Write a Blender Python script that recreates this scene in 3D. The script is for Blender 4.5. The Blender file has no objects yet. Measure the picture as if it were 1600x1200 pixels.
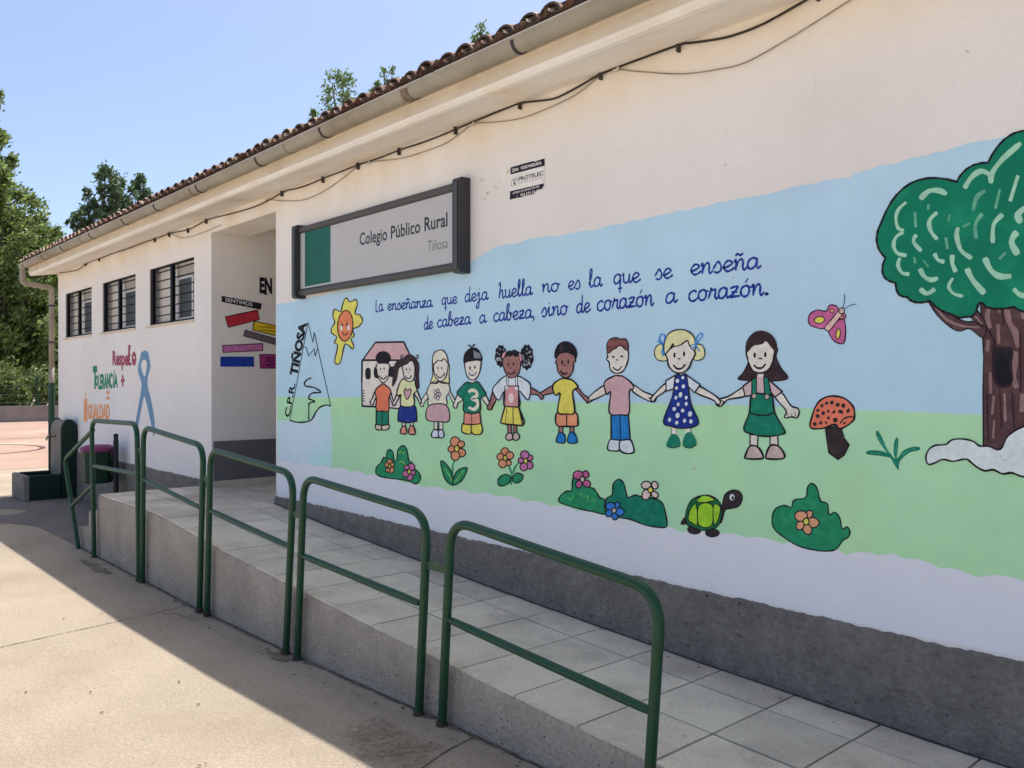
import bpy, bmesh, math, random
from mathutils import Vector
R = math.radians
random.seed(7)
sc = bpy.context.scene
COL = sc.collection

# ------------------------------------------------------------------ camera, sky, sun, exposure
FPX, HOR, H, D = 1319.0, 597.0, 1.766, 3.6      # focal length (photo pixels), horizon row, eye height, distance to the wall
TH = R(41.53)
cam = bpy.data.cameras.new('camera'); camo = bpy.data.objects.new('camera', cam); COL.objects.link(camo)
cam.sensor_width = 36; cam.lens = 36*FPX/1600; cam.clip_end = 5000; cam.clip_start = .05
camo.location = (0, 0, H); camo.rotation_euler = (R(90-.13), 0, R(90)-TH)
sc.camera = camo
SUN = Vector((-.15, .30, 1.0)).normalized()
SUN_EL = math.asin(SUN.z); SUN_AZ = math.atan2(SUN.x, SUN.y)
W = bpy.data.worlds.new('World'); sc.world = W; W.use_nodes = True
nt = W.node_tree; bg = nt.nodes['Background']
sky = nt.nodes.new('ShaderNodeTexSky'); sky.sky_type = 'NISHITA'; sky.sun_disc = False
sky.sun_elevation = SUN_EL; sky.sun_rotation = SUN_AZ; sky.altitude = 400; sky.air_density = .62; sky.dust_density = 3.0; sky.ozone_density = 3.0
tint = nt.nodes.new('ShaderNodeMix'); tint.data_type = 'RGBA'; tint.blend_type = 'MULTIPLY'; tint.inputs[0].default_value = 1
tint.inputs[7].default_value = (.875, .865, .82, 1)           # a slightly violet summer sky
nt.links.new(sky.outputs[0], tint.inputs[6]); nt.links.new(tint.outputs[2], bg.inputs[0]); bg.inputs[1].default_value = .122
sl = bpy.data.lights.new('sun', 'SUN'); sl.energy = 2.35; sl.angle = R(.53); sl.color = (1, .96, .91)
so = bpy.data.objects.new('sun', sl); COL.objects.link(so)
so.rotation_euler = SUN.to_track_quat('Z', 'Y').to_euler(); so.location = (-5, 10, 40)
vs = sc.view_settings
vs.view_transform = 'Standard'; vs.look = 'None'; vs.exposure = 1.36; vs.gamma = 1
sc.render.engine = 'CYCLES'
sc.cycles.max_bounces = 8; sc.cycles.diffuse_bounces = 5

# ------------------------------------------------------------------ pixel -> world helpers (camera calibration of the photo)
CF, SF = math.cos(TH), math.sin(TH)
def ray(u, v):
    a = (u-800)/FPX; b = (HOR-v)/FPX
    return (-CF+a*SF, SF+a*CF, b)
def on_y(u, v, y=D):
    r = ray(u, v); t = y/r[1]; return Vector((t*r[0], y, H+t*r[2]))
def on_x(u, v, x):
    r = ray(u, v); t = x/r[0]; return Vector((x, t*r[1], H+t*r[2]))
def on_z(u, v, z=0):
    r = ray(u, v); t = (z-H)/r[2]; return Vector((t*r[0], t*r[1], z))

# ------------------------------------------------------------------ materials
def lin(c):
    c = c/255
    return c/12.92 if c <= .04045 else ((c+.055)/1.055)**2.4
MATS = {}
def M(name, rgb, rough=.8, var=.06, vscale=3, fine=0, fscale=60, bump=0, bscale=40, spec=.3, metal=0, second=None, sscale=1.5, slo=.5, shi=.7,
      island=0, specks=None, speckscale=30, specklo=.12, coat=0, sdet=6):
    if name in MATS: return MATS[name]
    m = bpy.data.materials.new(name); m.use_nodes = True; MATS[name] = m
    n = m.node_tree.nodes; L = m.node_tree.links; b = n['Principled BSDF']
    b.inputs['Roughness'].default_value = rough; b.inputs['Metallic'].default_value = metal
    b.inputs['Specular IOR Level'].default_value = spec
    if coat: b.inputs['Coat Weight'].default_value = coat; b.inputs['Coat Roughness'].default_value = .15
    tc = n.new('ShaderNodeTexCoord')
    def noise(scale, det=5, rg=.6):
        x = n.new('ShaderNodeTexNoise'); x.inputs['Scale'].default_value = scale; x.inputs['Detail'].default_value = det; x.inputs['Roughness'].default_value = rg
        L.new(tc.outputs['Object'], x.inputs['Vector']); return x.outputs['Fac']
    def ramp(f, lo, hi, a, c):
        r = n.new('ShaderNodeMapRange'); r.inputs[1].default_value = lo; r.inputs[2].default_value = hi; r.inputs[3].default_value = a; r.inputs[4].default_value = c
        r.clamp = True; L.new(f, r.inputs[0]); return r.outputs[0]
    col = n.new('ShaderNodeRGB'); col.outputs[0].default_value = (*rgb, 1); c = col.outputs[0]
    def mix(fac, c1, rgb2):
        x = n.new('ShaderNodeMix'); x.data_type = 'RGBA'; L.new(fac, x.inputs[0]); L.new(c1, x.inputs[6])
        x.inputs[7].default_value = (*rgb2, 1); return x.outputs[2]
    def mul(c1, f):
        x = n.new('ShaderNodeMix'); x.data_type = 'RGBA'; x.blend_type = 'MULTIPLY'; x.inputs[0].default_value = 1
        L.new(c1, x.inputs[6]); L.new(f, x.inputs[7]); return x.outputs[2]
    if second: c = mix(ramp(noise(sscale, sdet), slo, shi, 0, 1), c, second)
    if specks:
        v = n.new('ShaderNodeTexVoronoi'); v.inputs['Scale'].default_value = speckscale; L.new(tc.outputs['Object'], v.inputs['Vector'])
        f1 = ramp(v.outputs['Distance'], specklo*.6, specklo, 1, 0)
        mm = n.new('ShaderNodeMath'); mm.operation = 'MULTIPLY'; L.new(f1, mm.inputs[0]); L.new(ramp(noise(speckscale*.35), .48, .58, 0, 1), mm.inputs[1])
        c = mix(mm.outputs[0], c, specks)
    if var: c = mul(c, ramp(noise(vscale), .3, .7, 1-var, 1+var))
    if fine: c = mul(c, ramp(noise(fscale, 3), .3, .7, 1-fine, 1+fine))
    if island:
        g = n.new('ShaderNodeNewGeometry'); c = mul(c, ramp(g.outputs['Random Per Island'], 0, 1, 1-island, 1+island))
    L.new(c, b.inputs['Base Color'])
    if bump:
        bn = n.new('ShaderNodeBump'); bn.inputs['Strength'].default_value = min(1, bump); bn.inputs['Distance'].default_value = .02 if bump <= 1 else .02*bump
        L.new(noise(bscale, 6), bn.inputs['Height']); L.new(bn.outputs[0], b.inputs['Normal'])
    return m
KP = .70
KC = (.70, .66, .70)
def pk(r, g, b):
    c = [lin(x)/k for x, k in zip((r, g, b), KC)]; m = max(1, max(c)/.88); return [x/m for x in c]
def paint(r, g, b, var=.07, vscale=9):
    """wall paint that reads as this sRGB value on the shaded wall"""
    k = pk(r, g, b)
    return M('paint_%d_%d_%d' % (r, g, b), k, .75, var*1.5, vscale, fine=.07, fscale=45, bump=.35, bscale=60, spec=.25, second=[min(.88, x*1.32+.014) if max(k) < .7 else x*.93 for x in k], sscale=20, slo=.48, shi=.7)
WHITE = M('white_wall_paint', (.87, .82, .77), .85, .035, 1.2, fine=.015, fscale=25, bump=.25, bscale=28, spec=.15, second=(.86, .82, .80), sscale=.5)
EAVE = M('eave_paint', (.70, .60, .47), .85, .06, 2, bump=.2, bscale=20, second=(.58, .44, .31), sscale=2.2, slo=.52, shi=.75)
PLINTH = M('grey_rough_render', (.37, .335, .29), .95, .12, 4, fine=.15, fscale=38, bump=5, bscale=26, specks=(.07, .06, .055), speckscale=17, specklo=.14, spec=.1, second=(.30, .275, .245), sscale=9, slo=.42, shi=.7)
DKPLINTH = M('dark_grey_paint', (.15, .145, .15), .8, .06, 4, bump=.15, bscale=30)
GROUNDM = M('old_concrete', (.395, .328, .248), .92, .08, .9, fine=.15, fscale=65, bump=.8, bscale=60, second=(.34, .275, .205), sscale=.8, slo=.47, shi=.7, spec=.1, sdet=10)
KERBM = M('exposed_concrete', (.55, .465, .375), .95, .14, 3.5, fine=.15, fscale=55, bump=2.0, bscale=40, specks=(.10, .095, .09), speckscale=34, specklo=.19, spec=.1, second=(.47, .40, .32), sscale=2.4, slo=.45, shi=.7)
TILEM = M('terrazzo_tile', (.76, .66, .52), .75, .09, 2, fine=.16, fscale=130, bump=.15, bscale=90, island=.10, second=(.55, .47, .37), sscale=2.6, slo=.44, shi=.68, spec=.25)
JOINT = M('dark_joint', (.085, .07, .058), .95, .2, 8)
PATCH = M('grey_asphalt', (.20, .175, .155), .95, .14, 1.5, fine=.2, fscale=60, bump=.5, bscale=60, spec=.1)
COURTM = M('red_court_paint', (.37, .25, .19), .9, .10, .6, fine=.06, fscale=20, second=(.39, .31, .24), sscale=.25, spec=.1)
GREEN = M('green_gloss_paint', (.010, .060, .028), .38, .12, 14, fine=.1, fscale=60, bump=.1, bscale=40, spec=.32, second=(.05, .052, .026), sscale=22, slo=.6, shi=.66)
GUTTER = M('zinc_gutter', (.33, .29, .225), .6, .14, 3, bump=.08, bscale=12, spec=.35, second=(.25, .19, .115), sscale=1.2)
IRON = M('dark_iron', (.055, .048, .045), .6, .1, 8)
TILE = M('clay_roof_tile', (.29, .165, .12), .9, .22, 5, fine=.15, fscale=40, bump=.4, bscale=40, island=.35, second=(.38, .31, .24), sscale=5, slo=.42, shi=.62, spec=.1)
SIGNGREY = M('sign_grey_metal', (.075, .07, .068), .45, .05, 6, spec=.4)
BLACK = paint(18, 16, 24)
NAVY = paint(22, 46, 128)
BARK = M('bark', (.14, .11, .085), .95, .2, 4, bump=.6, bscale=20)

def leaf_mat(name, c, var=.45):
    m = bpy.data.materials.new(name); m.use_nodes = True
    n = m.node_tree.nodes; L = m.node_tree.links; b = n['Principled BSDF']; out = n['Material Output']
    g = n.new('ShaderNodeNewGeometry'); r = n.new('ShaderNodeMapRange'); r.inputs[3].default_value = 1-var; r.inputs[4].default_value = 1+var
    L.new(g.outputs['Random Per Island'], r.inputs[0])
    x = n.new('ShaderNodeMix'); x.data_type = 'RGBA'; x.blend_type = 'MULTIPLY'; x.inputs[0].default_value = 1; x.inputs[6].default_value = (*c, 1)
    L.new(r.outputs[0], x.inputs[7]); L.new(x.outputs[2], b.inputs['Base Color']); b.inputs['Roughness'].default_value = .5
    t = n.new('ShaderNodeBsdfTranslucent'); L.new(x.outputs[2], t.inputs[0])
    s = n.new('ShaderNodeMixShader'); s.inputs[0].default_value = .42
    L.new(b.outputs[0], s.inputs[1]); L.new(t.outputs[0], s.inputs[2]); L.new(s.outputs[0], out.inputs[0])
    return m
LEAF_A = leaf_mat('poplar_leaf', (.16, .25, .08)); LEAF_B = leaf_mat('plane_leaf', (.185, .255, .07), .6); LEAF_C = leaf_mat('shrub_leaf', (.16, .21, .065))
LEAF_D = leaf_mat('dark_poplar_leaf', (.13, .20, .095), .6)

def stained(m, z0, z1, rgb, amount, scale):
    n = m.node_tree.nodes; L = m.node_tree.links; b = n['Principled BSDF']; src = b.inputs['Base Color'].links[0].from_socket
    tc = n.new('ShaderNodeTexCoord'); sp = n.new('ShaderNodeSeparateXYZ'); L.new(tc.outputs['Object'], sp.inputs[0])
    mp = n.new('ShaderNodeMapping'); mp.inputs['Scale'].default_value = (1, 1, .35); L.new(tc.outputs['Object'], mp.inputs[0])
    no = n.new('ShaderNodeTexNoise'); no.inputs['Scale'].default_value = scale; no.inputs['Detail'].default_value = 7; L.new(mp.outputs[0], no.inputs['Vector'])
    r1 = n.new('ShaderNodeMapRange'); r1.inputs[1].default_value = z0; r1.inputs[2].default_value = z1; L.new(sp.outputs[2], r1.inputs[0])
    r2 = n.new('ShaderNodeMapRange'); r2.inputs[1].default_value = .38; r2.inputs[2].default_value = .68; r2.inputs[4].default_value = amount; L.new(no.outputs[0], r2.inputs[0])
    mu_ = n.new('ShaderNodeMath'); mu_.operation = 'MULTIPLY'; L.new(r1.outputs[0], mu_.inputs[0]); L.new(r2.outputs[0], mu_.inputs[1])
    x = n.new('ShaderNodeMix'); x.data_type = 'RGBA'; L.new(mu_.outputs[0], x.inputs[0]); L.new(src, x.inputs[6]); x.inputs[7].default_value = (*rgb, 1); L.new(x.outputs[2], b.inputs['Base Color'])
stained(WHITE, 1.2, 3.4, (.70, .63, .56), .35, 1.3)
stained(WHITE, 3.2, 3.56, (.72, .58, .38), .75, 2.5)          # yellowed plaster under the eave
def patchy(name, rgb, scale=7, lo=.42, hi=.6):
    m = M(name, rgb, .95, .25, 8, fine=.25, fscale=60); n = m.node_tree.nodes; L = m.node_tree.links; b = n['Principled BSDF']
    tc = n.new('ShaderNodeTexCoord'); no = n.new('ShaderNodeTexNoise'); no.inputs['Scale'].default_value = scale; no.inputs['Detail'].default_value = 9; no.inputs['Roughness'].default_value = .7; L.new(tc.outputs['Object'], no.inputs['Vector'])
    at = n.new('ShaderNodeAttribute'); at.attribute_name = 'cover'
    ad = n.new('ShaderNodeMath'); ad.operation = 'MULTIPLY'; L.new(no.outputs[0], ad.inputs[0]); L.new(at.outputs['Fac'], ad.inputs[1])
    r = n.new('ShaderNodeMapRange'); r.inputs[1].default_value = lo; r.inputs[2].default_value = hi; L.new(ad.outputs[0], r.inputs[0]); L.new(r.outputs[0], b.inputs['Alpha']); return m
DIRT = patchy('dirt_stain', (.20, .165, .125)); MOSS = patchy('moss_stain', (.27, .215, .15), 24, .40, .75)

# ------------------------------------------------------------------ object helpers
def tag(o, label=None, cat=None, group=None, kind=None):
    if label: o['label'] = label
    if cat: o['category'] = cat
    if group: o['group'] = group
    if kind: o['kind'] = kind
    return o
def empty(name, loc, label, cat, group=None):
    o = bpy.data.objects.new(name, None); COL.objects.link(o); o.location = loc; o.empty_display_size = .2
    o['origin'] = list(loc); return tag(o, label, cat, group)
def root_of(o):
    while o.parent: o = o.parent
    return o
class MB:
    """collects shapes in world coordinates"""
    def __init__(s): s.v = []; s.f = []; s.m = []; s.mats = []; s.sm = []
    def mi(s, mat):
        if mat not in s.mats: s.mats.append(mat)
        return s.mats.index(mat)
    def add(s, vs, fs, mat, smooth=False):
        k = len(s.v); s.v += [tuple(p) for p in vs]; i = s.mi(mat)
        for f in fs: s.f.append([k+j for j in f]); s.m.append(i); s.sm.append(smooth)
    def box(s, a, b, mat):
        x0, y0, z0 = a; x1, y1, z1 = b
        vs = [(x0, y0, z0), (x1, y0, z0), (x1, y1, z0), (x0, y1, z0), (x0, y0, z1), (x1, y0, z1), (x1, y1, z1), (x0, y1, z1)]
        s.add(vs, [(3, 2, 1, 0), (4, 5, 6, 7), (0, 1, 5, 4), (1, 2, 6, 5), (2, 3, 7, 6), (3, 0, 4, 7)], mat)
    def prism(s, pts, axis, a, b, mat, smooth=False):
        """closed outline pts (2-D) extruded along axis 'x' or 'y' or 'z'"""
        def P(p, t): return {'x': (t, p[0], p[1]), 'y': (p[0], t, p[1]), 'z': (p[0], p[1], t)}[axis]
        n = len(pts); vs = [P(p, a) for p in pts]+[P(p, b) for p in pts]
        s.add(vs, [[i, (i+1) % n, n+(i+1) % n, n+i] for i in range(n)], mat, smooth)
        s.add(vs, [list(range(n))[::-1], list(range(n, 2*n))], mat)
    def tube(s, pts, r, mat, n=10, cap=True, closed=False):
        pts = [Vector(p) for p in pts]; N = len(pts); rr = r if isinstance(r, (list, tuple)) else [r]*N
        vs = []; up = None
        for i, p in enumerate(pts):
            t = (pts[min(i+1, N-1)]-pts[max(i-1, 0)]).normalized()
            if up is None: up = t.orthogonal().normalized()
            up = (up-t*up.dot(t)).normalized(); sd = t.cross(up)
            for k in range(n):
                an = 2*math.pi*k/n; vs.append(p+(up*math.cos(an)+sd*math.sin(an))*rr[i])
        fs = [[i*n+k, i*n+(k+1) % n, (i+1)*n+(k+1) % n, (i+1)*n+k] for i in range(N-1) for k in range(n)]
        s.add(vs, fs, mat, True)
        if cap: s.add(vs[:n], [list(range(n))[::-1]], mat); s.add(vs[-n:], [list(range(n))], mat)
    def build(s, name, parent=None, label=None, bevel=0, **kw):
        me = bpy.data.meshes.new(name); off = Vector((0, 0, 0))
        if parent: off = Vector(root_of(parent).get('origin', (0, 0, 0)))
        me.from_pydata([(p[0]-off.x, p[1]-off.y, p[2]-off.z) for p in s.v], [], s.f)
        for m in s.mats: me.materials.append(m)
        me.polygons.foreach_set('material_index', s.m); me.polygons.foreach_set('use_smooth', s.sm); me.update()
        o = bpy.data.objects.new(name, me); COL.objects.link(o)
        if parent: o.parent = parent
        if bevel:
            md = o.modifiers.new('bevel', 'BEVEL'); md.width = bevel; md.segments = 2; md.limit_method = 'ANGLE'
        return tag(o, label, **kw)
def fillet(pts, r, n=7):
    pts = [Vector(p) for p in pts]; out = [pts[0]]
    for a, b, c in zip(pts, pts[1:], pts[2:]):
        d1 = (a-b).normalized(); d2 = (c-b).normalized(); an = d1.angle(d2); k = min(r/math.tan(an/2), .48*(a-b).length, .48*(c-b).length)
        p0 = b+d1*k; p2 = b+d2*k
        for i in range(n+1):
            t = i/n; out.append(p0*(1-t)**2+b*(2*t*(1-t)*1.0)+p2*t*t)
    return out+[pts[-1]]

# ------------------------------------------------------------------ painting helpers (brush painted figures on a wall)
def parse(s):
    return [tuple(float(x) for x in q.split(',')) for q in s.split()] if isinstance(s, str) else list(s)
def smooth(pts, closed, n=4):
    N = len(pts); out = []
    if N < 3: return pts
    for i in range(N if closed else N-1):
        g = lambda j: pts[j % N] if closed else pts[max(0, min(N-1, j))]
        p0, p1, p2, p3 = g(i-1), g(i), g(i+1), g(i+2)
        for k in range(n):
            t = k/n
            out.append(tuple(.5*((2*p1[c])+(-p0[c]+p2[c])*t+(2*p0[c]-5*p1[c]+4*p2[c]-p3[c])*t*t+(-p0[c]+3*p1[c]-3*p2[c]+p3[c])*t**3) for c in (0, 1)))
    if not closed: out.append(pts[-1])
    return out
class Paint(MB):
    """flat brush work: to(u,v) gives wall coordinates (a,b), at(a,b,off) the world point; each later stroke lies a hair in front"""
    def __init__(s, frame=(0, 0, 1), plane='y', pos=D, base=.0025, lw=2.2):
        super().__init__(); s.fr = frame; s.plane = plane; s.pos = pos; s.lev = base; s.lw = lw
    def to(s, x, y):
        u = s.fr[0]+x*s.fr[2]; v = s.fr[1]+y*s.fr[2]
        p = on_y(u, v, s.pos) if s.plane == 'y' else on_x(u, v, s.pos)
        return (p.x, p.z) if s.plane == 'y' else (p.y, p.z)
    def at(s, q):
        return (q[0], s.pos-s.lev, q[1]) if s.plane == 'y' else (s.pos+s.lev, q[0], q[1])
    def px(s, x, y):                     # metres per photo pixel at this spot
        u = s.fr[0]+x*s.fr[2]; r = ray(u, HOR); t = s.pos/(r[1] if s.plane == 'y' else r[0]); return t/FPX
    def _face(s, q, mat):
        s.lev += .00004
        ar = sum(a[0]*b[1]-b[0]*a[1] for a, b in zip(q, q[1:]+q[:1]))
        if ar < 0: q = q[::-1]
        s.add([s.at(p) for p in q], [list(range(len(q)))], mat)
    def F(s, col, pts, sm=True):
        pts = parse(pts); pts = smooth(pts, True) if sm else pts
        s._face([s.to(*p) for p in pts], col)
    def ribbon(s, q, w, mat, closed=False, f=lambda x, y: (x, y)):
        s.lev += .00004; N = len(q); vs = []
        for i in range(N):
            a = q[(i-1) % N] if closed else q[max(i-1, 0)]; c = q[(i+1) % N] if closed else q[min(i+1, N-1)]
            dx, dy = c[0]-a[0], c[1]-a[1]; l = math.hypot(dx, dy) or 1e-6
            ww = w[i] if isinstance(w, list) else w*(1+.16*math.sin(i*.9+q[0][0]*.7))
            if not closed and i in (0, N-1): ww *= .7
            nx, ny = -dy/l*ww/2, dx/l*ww/2
            vs += [s.at(f(q[i][0]+nx, q[i][1]+ny)), s.at(f(q[i][0]-nx, q[i][1]-ny))]
        fs = [[2*i, 2*i+1, 2*((i+1) % N)+1, 2*((i+1) % N)] for i in range(N if closed else N-1)]
        s.add(vs, fs, mat)
    def S(s, pts, w=None, col=None, closed=False, sm=True):
        """a brush line, w photo pixels wide as seen from where the photo was taken"""
        pts = parse(pts); w = (w or s.lw)/s.fr[2]
        if sm: pts = smooth(pts, closed)
        else:                                     # keep corners: split long edges near the ends
            o = []
            for a, b in zip(pts, pts[1:]+(pts[:1] if closed else [])): o += [a, (a[0]*.96+b[0]*.04, a[1]*.96+b[1]*.04), (a[0]*.04+b[0]*.96, a[1]*.04+b[1]*.96)]
            pts = o if closed else o+[pts[-1]]
        s.ribbon(pts, w, col or BLACK, closed, s.to)
    def FO(s, col, pts, w=None, sm=True, line=None):
        s.F(col, pts, sm); s.S(pts, w, line, True, sm)
    def E(s, col, cx, cy, rx, ry=None, rot=0, w=0, n=18, line=None):
        ry = ry or rx; c, d = math.cos(R(rot)), math.sin(R(rot))
        pts = [(cx+rx*math.cos(t)*c-ry*math.sin(t)*d, cy+rx*math.cos(t)*d+ry*math.sin(t)*c) for t in [2*math.pi*i/n for i in range(n)]]
        s.F(col, pts, False)
        if w: s.S([p for p in pts], w, line, True, True)
    def flower(s, col, cx, cy, rad, n=5, rot=0, sx=.72, w=1.6, mid=None):
        for i in range(n):
            t = rot+i*360/n; x = cx+rad*.62*math.cos(R(t))*sx; y = cy+rad*.62*math.sin(R(t)); k = 1+.2*math.sin(i*2.3+cx)
            s.E(col, x, y, rad*.44*k*sx*1.1, rad*.34*k, t if sx > .9 else t*.8, w, 14)
        s.E(mid or paint(205, 190, 80), cx, cy, rad*.24*sx*1.1, rad*.27, 0, w)
    def text(s, string, p0, p1, h, col, bold=0, shear=0, up=None):
        """p0,p1 baseline ends, h letter height (frame units)"""
        cu = bpy.data.curves.new('t', 'FONT'); cu.body = string; cu.offset = bold; cu.resolution_u = 3
        ob = bpy.data.objects.new('t', cu); COL.objects.link(ob)
        me = bpy.data.meshes.new_from_object(ob.evaluated_get(bpy.context.evaluated_depsgraph_get()))
        vs = [v.co.copy() for v in me.vertices]; fs = [list(p.vertices) for p in me.polygons]
        COL.objects.unlink(ob); bpy.data.objects.remove(ob); bpy.data.curves.remove(cu); bpy.data.meshes.remove(me)
        x0 = min(v.x for v in vs); x1 = max(v.x for v in vs)
        a = Vector(s.to(*p0)); b = Vector(s.to(*p1)); c = Vector(s.to(p0[0]+up[0], p0[1]+up[1]) if up else s.to(p0[0], p0[1]-h)); ex = (b-a)/(x1-x0); ey = (c-a)/.70
        s.lev += .00005
        out = [s.at(a+ex*(v.x-x0+shear*v.y)+ey*v.y) for v in vs]
        s.add(out, fs, col)

CUR = {  # joined-up handwriting, x-height 1: (advance, strokes)
 'a': (1.0, ['.72,.85 .5,1 .2,.85 .05,.4 .2,.03 .5,.1 .72,.5 .78,1', '.78,1 .74,.3 .85,.03 1.1,.25']),
 'c': (.9, ['.8,.8 .55,1 .2,.8 .08,.4 .25,.05 .55,0 .95,.3']),
 'd': (1.05, ['.72,.85 .5,1 .2,.85 .05,.4 .2,.03 .5,.1 .72,.5 .8,1', '.84,1.95 .74,.3 .85,.02 1.1,.2']),
 'e': (.9, ['.0,.3 .5,.5 .75,.75 .5,1 .2,.8 .08,.4 .3,.03 .6,.05 .95,.3']),
 'b': (1.0, ['0,.25 .35,1.1 .5,1.8 .32,1.98 .18,1.5 .15,.4 .3,.02 .6,.1 .75,.5 .65,.9 .55,.85 .75,.75 1,.8']),
 'h': (1.05, ['.05,1.6 .25,1.95 .36,1.7 .25,.9 .12,0', '.14,.2 .3,.7 .55,1 .7,.8 .66,.2 .8,0 1.05,.25']),
 'i': (.6, ['0,.4 .2,1 .2,.25 .35,0 .6,.25', '.22,1.35 .26,1.5']),
 'j': (.75, ['.05,.5 .35,1 .33,-.5 .15,-.98 -.08,-.7 .3,-.1 .75,.3', '.37,1.35 .41,1.5']),
 'l': (.62, ['0,.25 .35,1.2 .42,1.85 .25,1.95 .17,1.3 .2,.25 .35,0 .65,.25']),
 'L': (.85, ['.18,1.65 .15,.8 .13,.03 .4,.03 .7,.1']),
 'n': (1.0, ['0,.75 .15,1 .16,.5 .13,0', '.14,.2 .3,.75 .55,1 .7,.8 .68,.2 .8,0 1.02,.25']),
 'o': (.95, ['.45,1 .15,.8 .05,.4 .25,.02 .6,.08 .75,.5 .65,.9 .45,1', '.65,.88 .8,.8 .98,.85']),
 'q': (1.0, ['.72,.85 .5,1 .2,.85 .05,.4 .2,.03 .5,.1 .72,.5 .78,1', '.78,1 .74,0 .7,-1.0', '.5,-.55 .75,-.5 .95,-.5']),
 'r': (.85, ['0,.1 .2,.75 .25,1.05 .35,.85 .65,.88 .58,.3 .68,.02 .9,.2']),
 's': (.8, ['0,.35 .2,.7 .42,1.02 .65,.6 .62,.15 .35,-.02 .08,.12']),
 'u': (1.02, ['0,.75 .12,1 .12,.3 .3,.02 .55,.12 .72,.5 .75,1', '.75,1 .71,.25 .82,.02 1.05,.25']),
 'z': (.9, ['.05,.85 .4,.98 .7,.95 .4,.45 .1,.03 .4,.08 .9,.1', '.15,.48 .4,.5 .65,.5']),
 ',': (.5, ['.2,.15 .22,-.1 .1,-.42']), '.': (.4, ['.12,.02 .2,.1 .28,.06 .2,0 .14,.06 .24,.04'])}
CUR['ñ'] = (1.0, CUR['n'][1]+['.1,1.35 .28,1.52 .5,1.38 .72,1.55']); CUR['ó'] = (.95, CUR['o'][1]+['.42,1.25 .65,1.65'])
def cursive(P, word, u0, u1, v0, v1, xh, w):
    tot = sum(CUR[c][0] for c in word); x = 0
    a = Vector(P.to(u0, v0)); b = Vector(P.to(u1, v1)); up = Vector(P.to(u0, v0-xh))-a; ex = (b-a)/tot
    for c in word:
        for st in CUR[c][1]:
            q = smooth(parse(st), False, 5)
            P.ribbon([tuple(a+ex*(x+p[0])+up*p[1]) for p in q], 1.2*w*P.px(u0, v0), NAVY)
        x += CUR[c][0]

# ================================================================== GROUND
def gz(x): # the ground rises gently beside the ramp
    P = [(-60, 0), (-6.6, 0), (-4.9, .03), (-3.4, .079), (-2, .11), (2, .17), (60, .2)]
    for (a, za), (b, zb) in zip(P, P[1:]):
        if x <= b: return za+(zb-za)*max(0, (x-a))/(b-a)
    return .2
g = MB(); xs = [-900, -300, -100, -60, -43, -30, -20, -14, -10, -8, -6.6, -5.7, -4.9, -4.1, -3.4, -2.7, -2, -1, 0, 2, 6, 12, 30, 60, 200, 600]; ys = [-600, -200, -60, -20, -8, -3, 0, 1, 2, 3, 4, 8, 20, 60, 200, 600]
g.add([(x, y, gz(x)) for y in ys for x in xs], [[j*len(xs)+i, j*len(xs)+i+1, (j+1)*len(xs)+i+1, (j+1)*len(xs)+i] for j in range(len(ys)-1) for i in range(len(xs)-1)], GROUNDM, True)
g.build('ground', kind='structure')
BOUNCEM = M('bounce_concrete', (.64, .57, .46), .9, .08, .7, fine=.1, fscale=40, bump=.3, bscale=40)
p = MB(); p.add([(x, y, gz(x)+.004) for y in (-30, -.9) for x in xs[3:-2]], [[i, i+1, len(xs[3:-2])+i+1, len(xs[3:-2])+i] for i in range(len(xs[3:-2])-1)], BOUNCEM); p.build('bounce_slab', kind='structure')  # unseen pale slab added behind the camera to bounce sun onto the wall
p = MB()
edge = [(-9.95, 2.5), (-10.7, 2.52), (-11.6, 2.49), (-12.05, 2.3), (-12.3, 2.0), (-12.5, 1.1), (-12.95, 1.1), (-12.8, 2.0), (-12.85, 2.55), (-13.1, 2.72), (-13.45, 2.55), (-13.7, 2.0), (-13.9, 1.1), (-14.6, 1.1), (-14.85, 2.5), (-14.9, 3.58), (-9.95, 3.58)]
p.add([(x, y, .004) for x, y in edge], [list(range(len(edge)))], PATCH)
p.build('asphalt', kind='structure')
p = MB(); p.add([(-42.3, -30, .004), (-19.6, -30, .004), (-19.4, 40, .004), (-42.3, 40, .004)], [(0, 1, 2, 3)], COURTM); p.build('playground', kind='structure')
p = MB(); LINEM = M('dark_court_line', (.12, .05, .05), .9, .2, 5)
for (cx, cy, r, w) in ((-25.8, 3.5, 2.15, .07), (-33, 0, 5.2, .07)):
    n = 64; vs = [(cx+(r+q)*math.cos(2*math.pi*i/n), cy+(r+q)*math.sin(2*math.pi*i/n), .008) for i in range(n) for q in (-w, w)]
    p.add(vs, [[2*i, 2*i+1, 2*((i+1) % n)+1, 2*((i+1) % n)] for i in range(n)], LINEM)
for x0, x1, y0, y1 in ((-38, -21, 9.6, 9.72), (-30, -29.88, -20, 9.6)): p.add([(x0, y0, .008), (x1, y0, .008), (x1, y1, .008), (x0, y1, .008)], [(0, 1, 2, 3)], LINEM)
p.build('court_lines', kind='structure')
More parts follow.
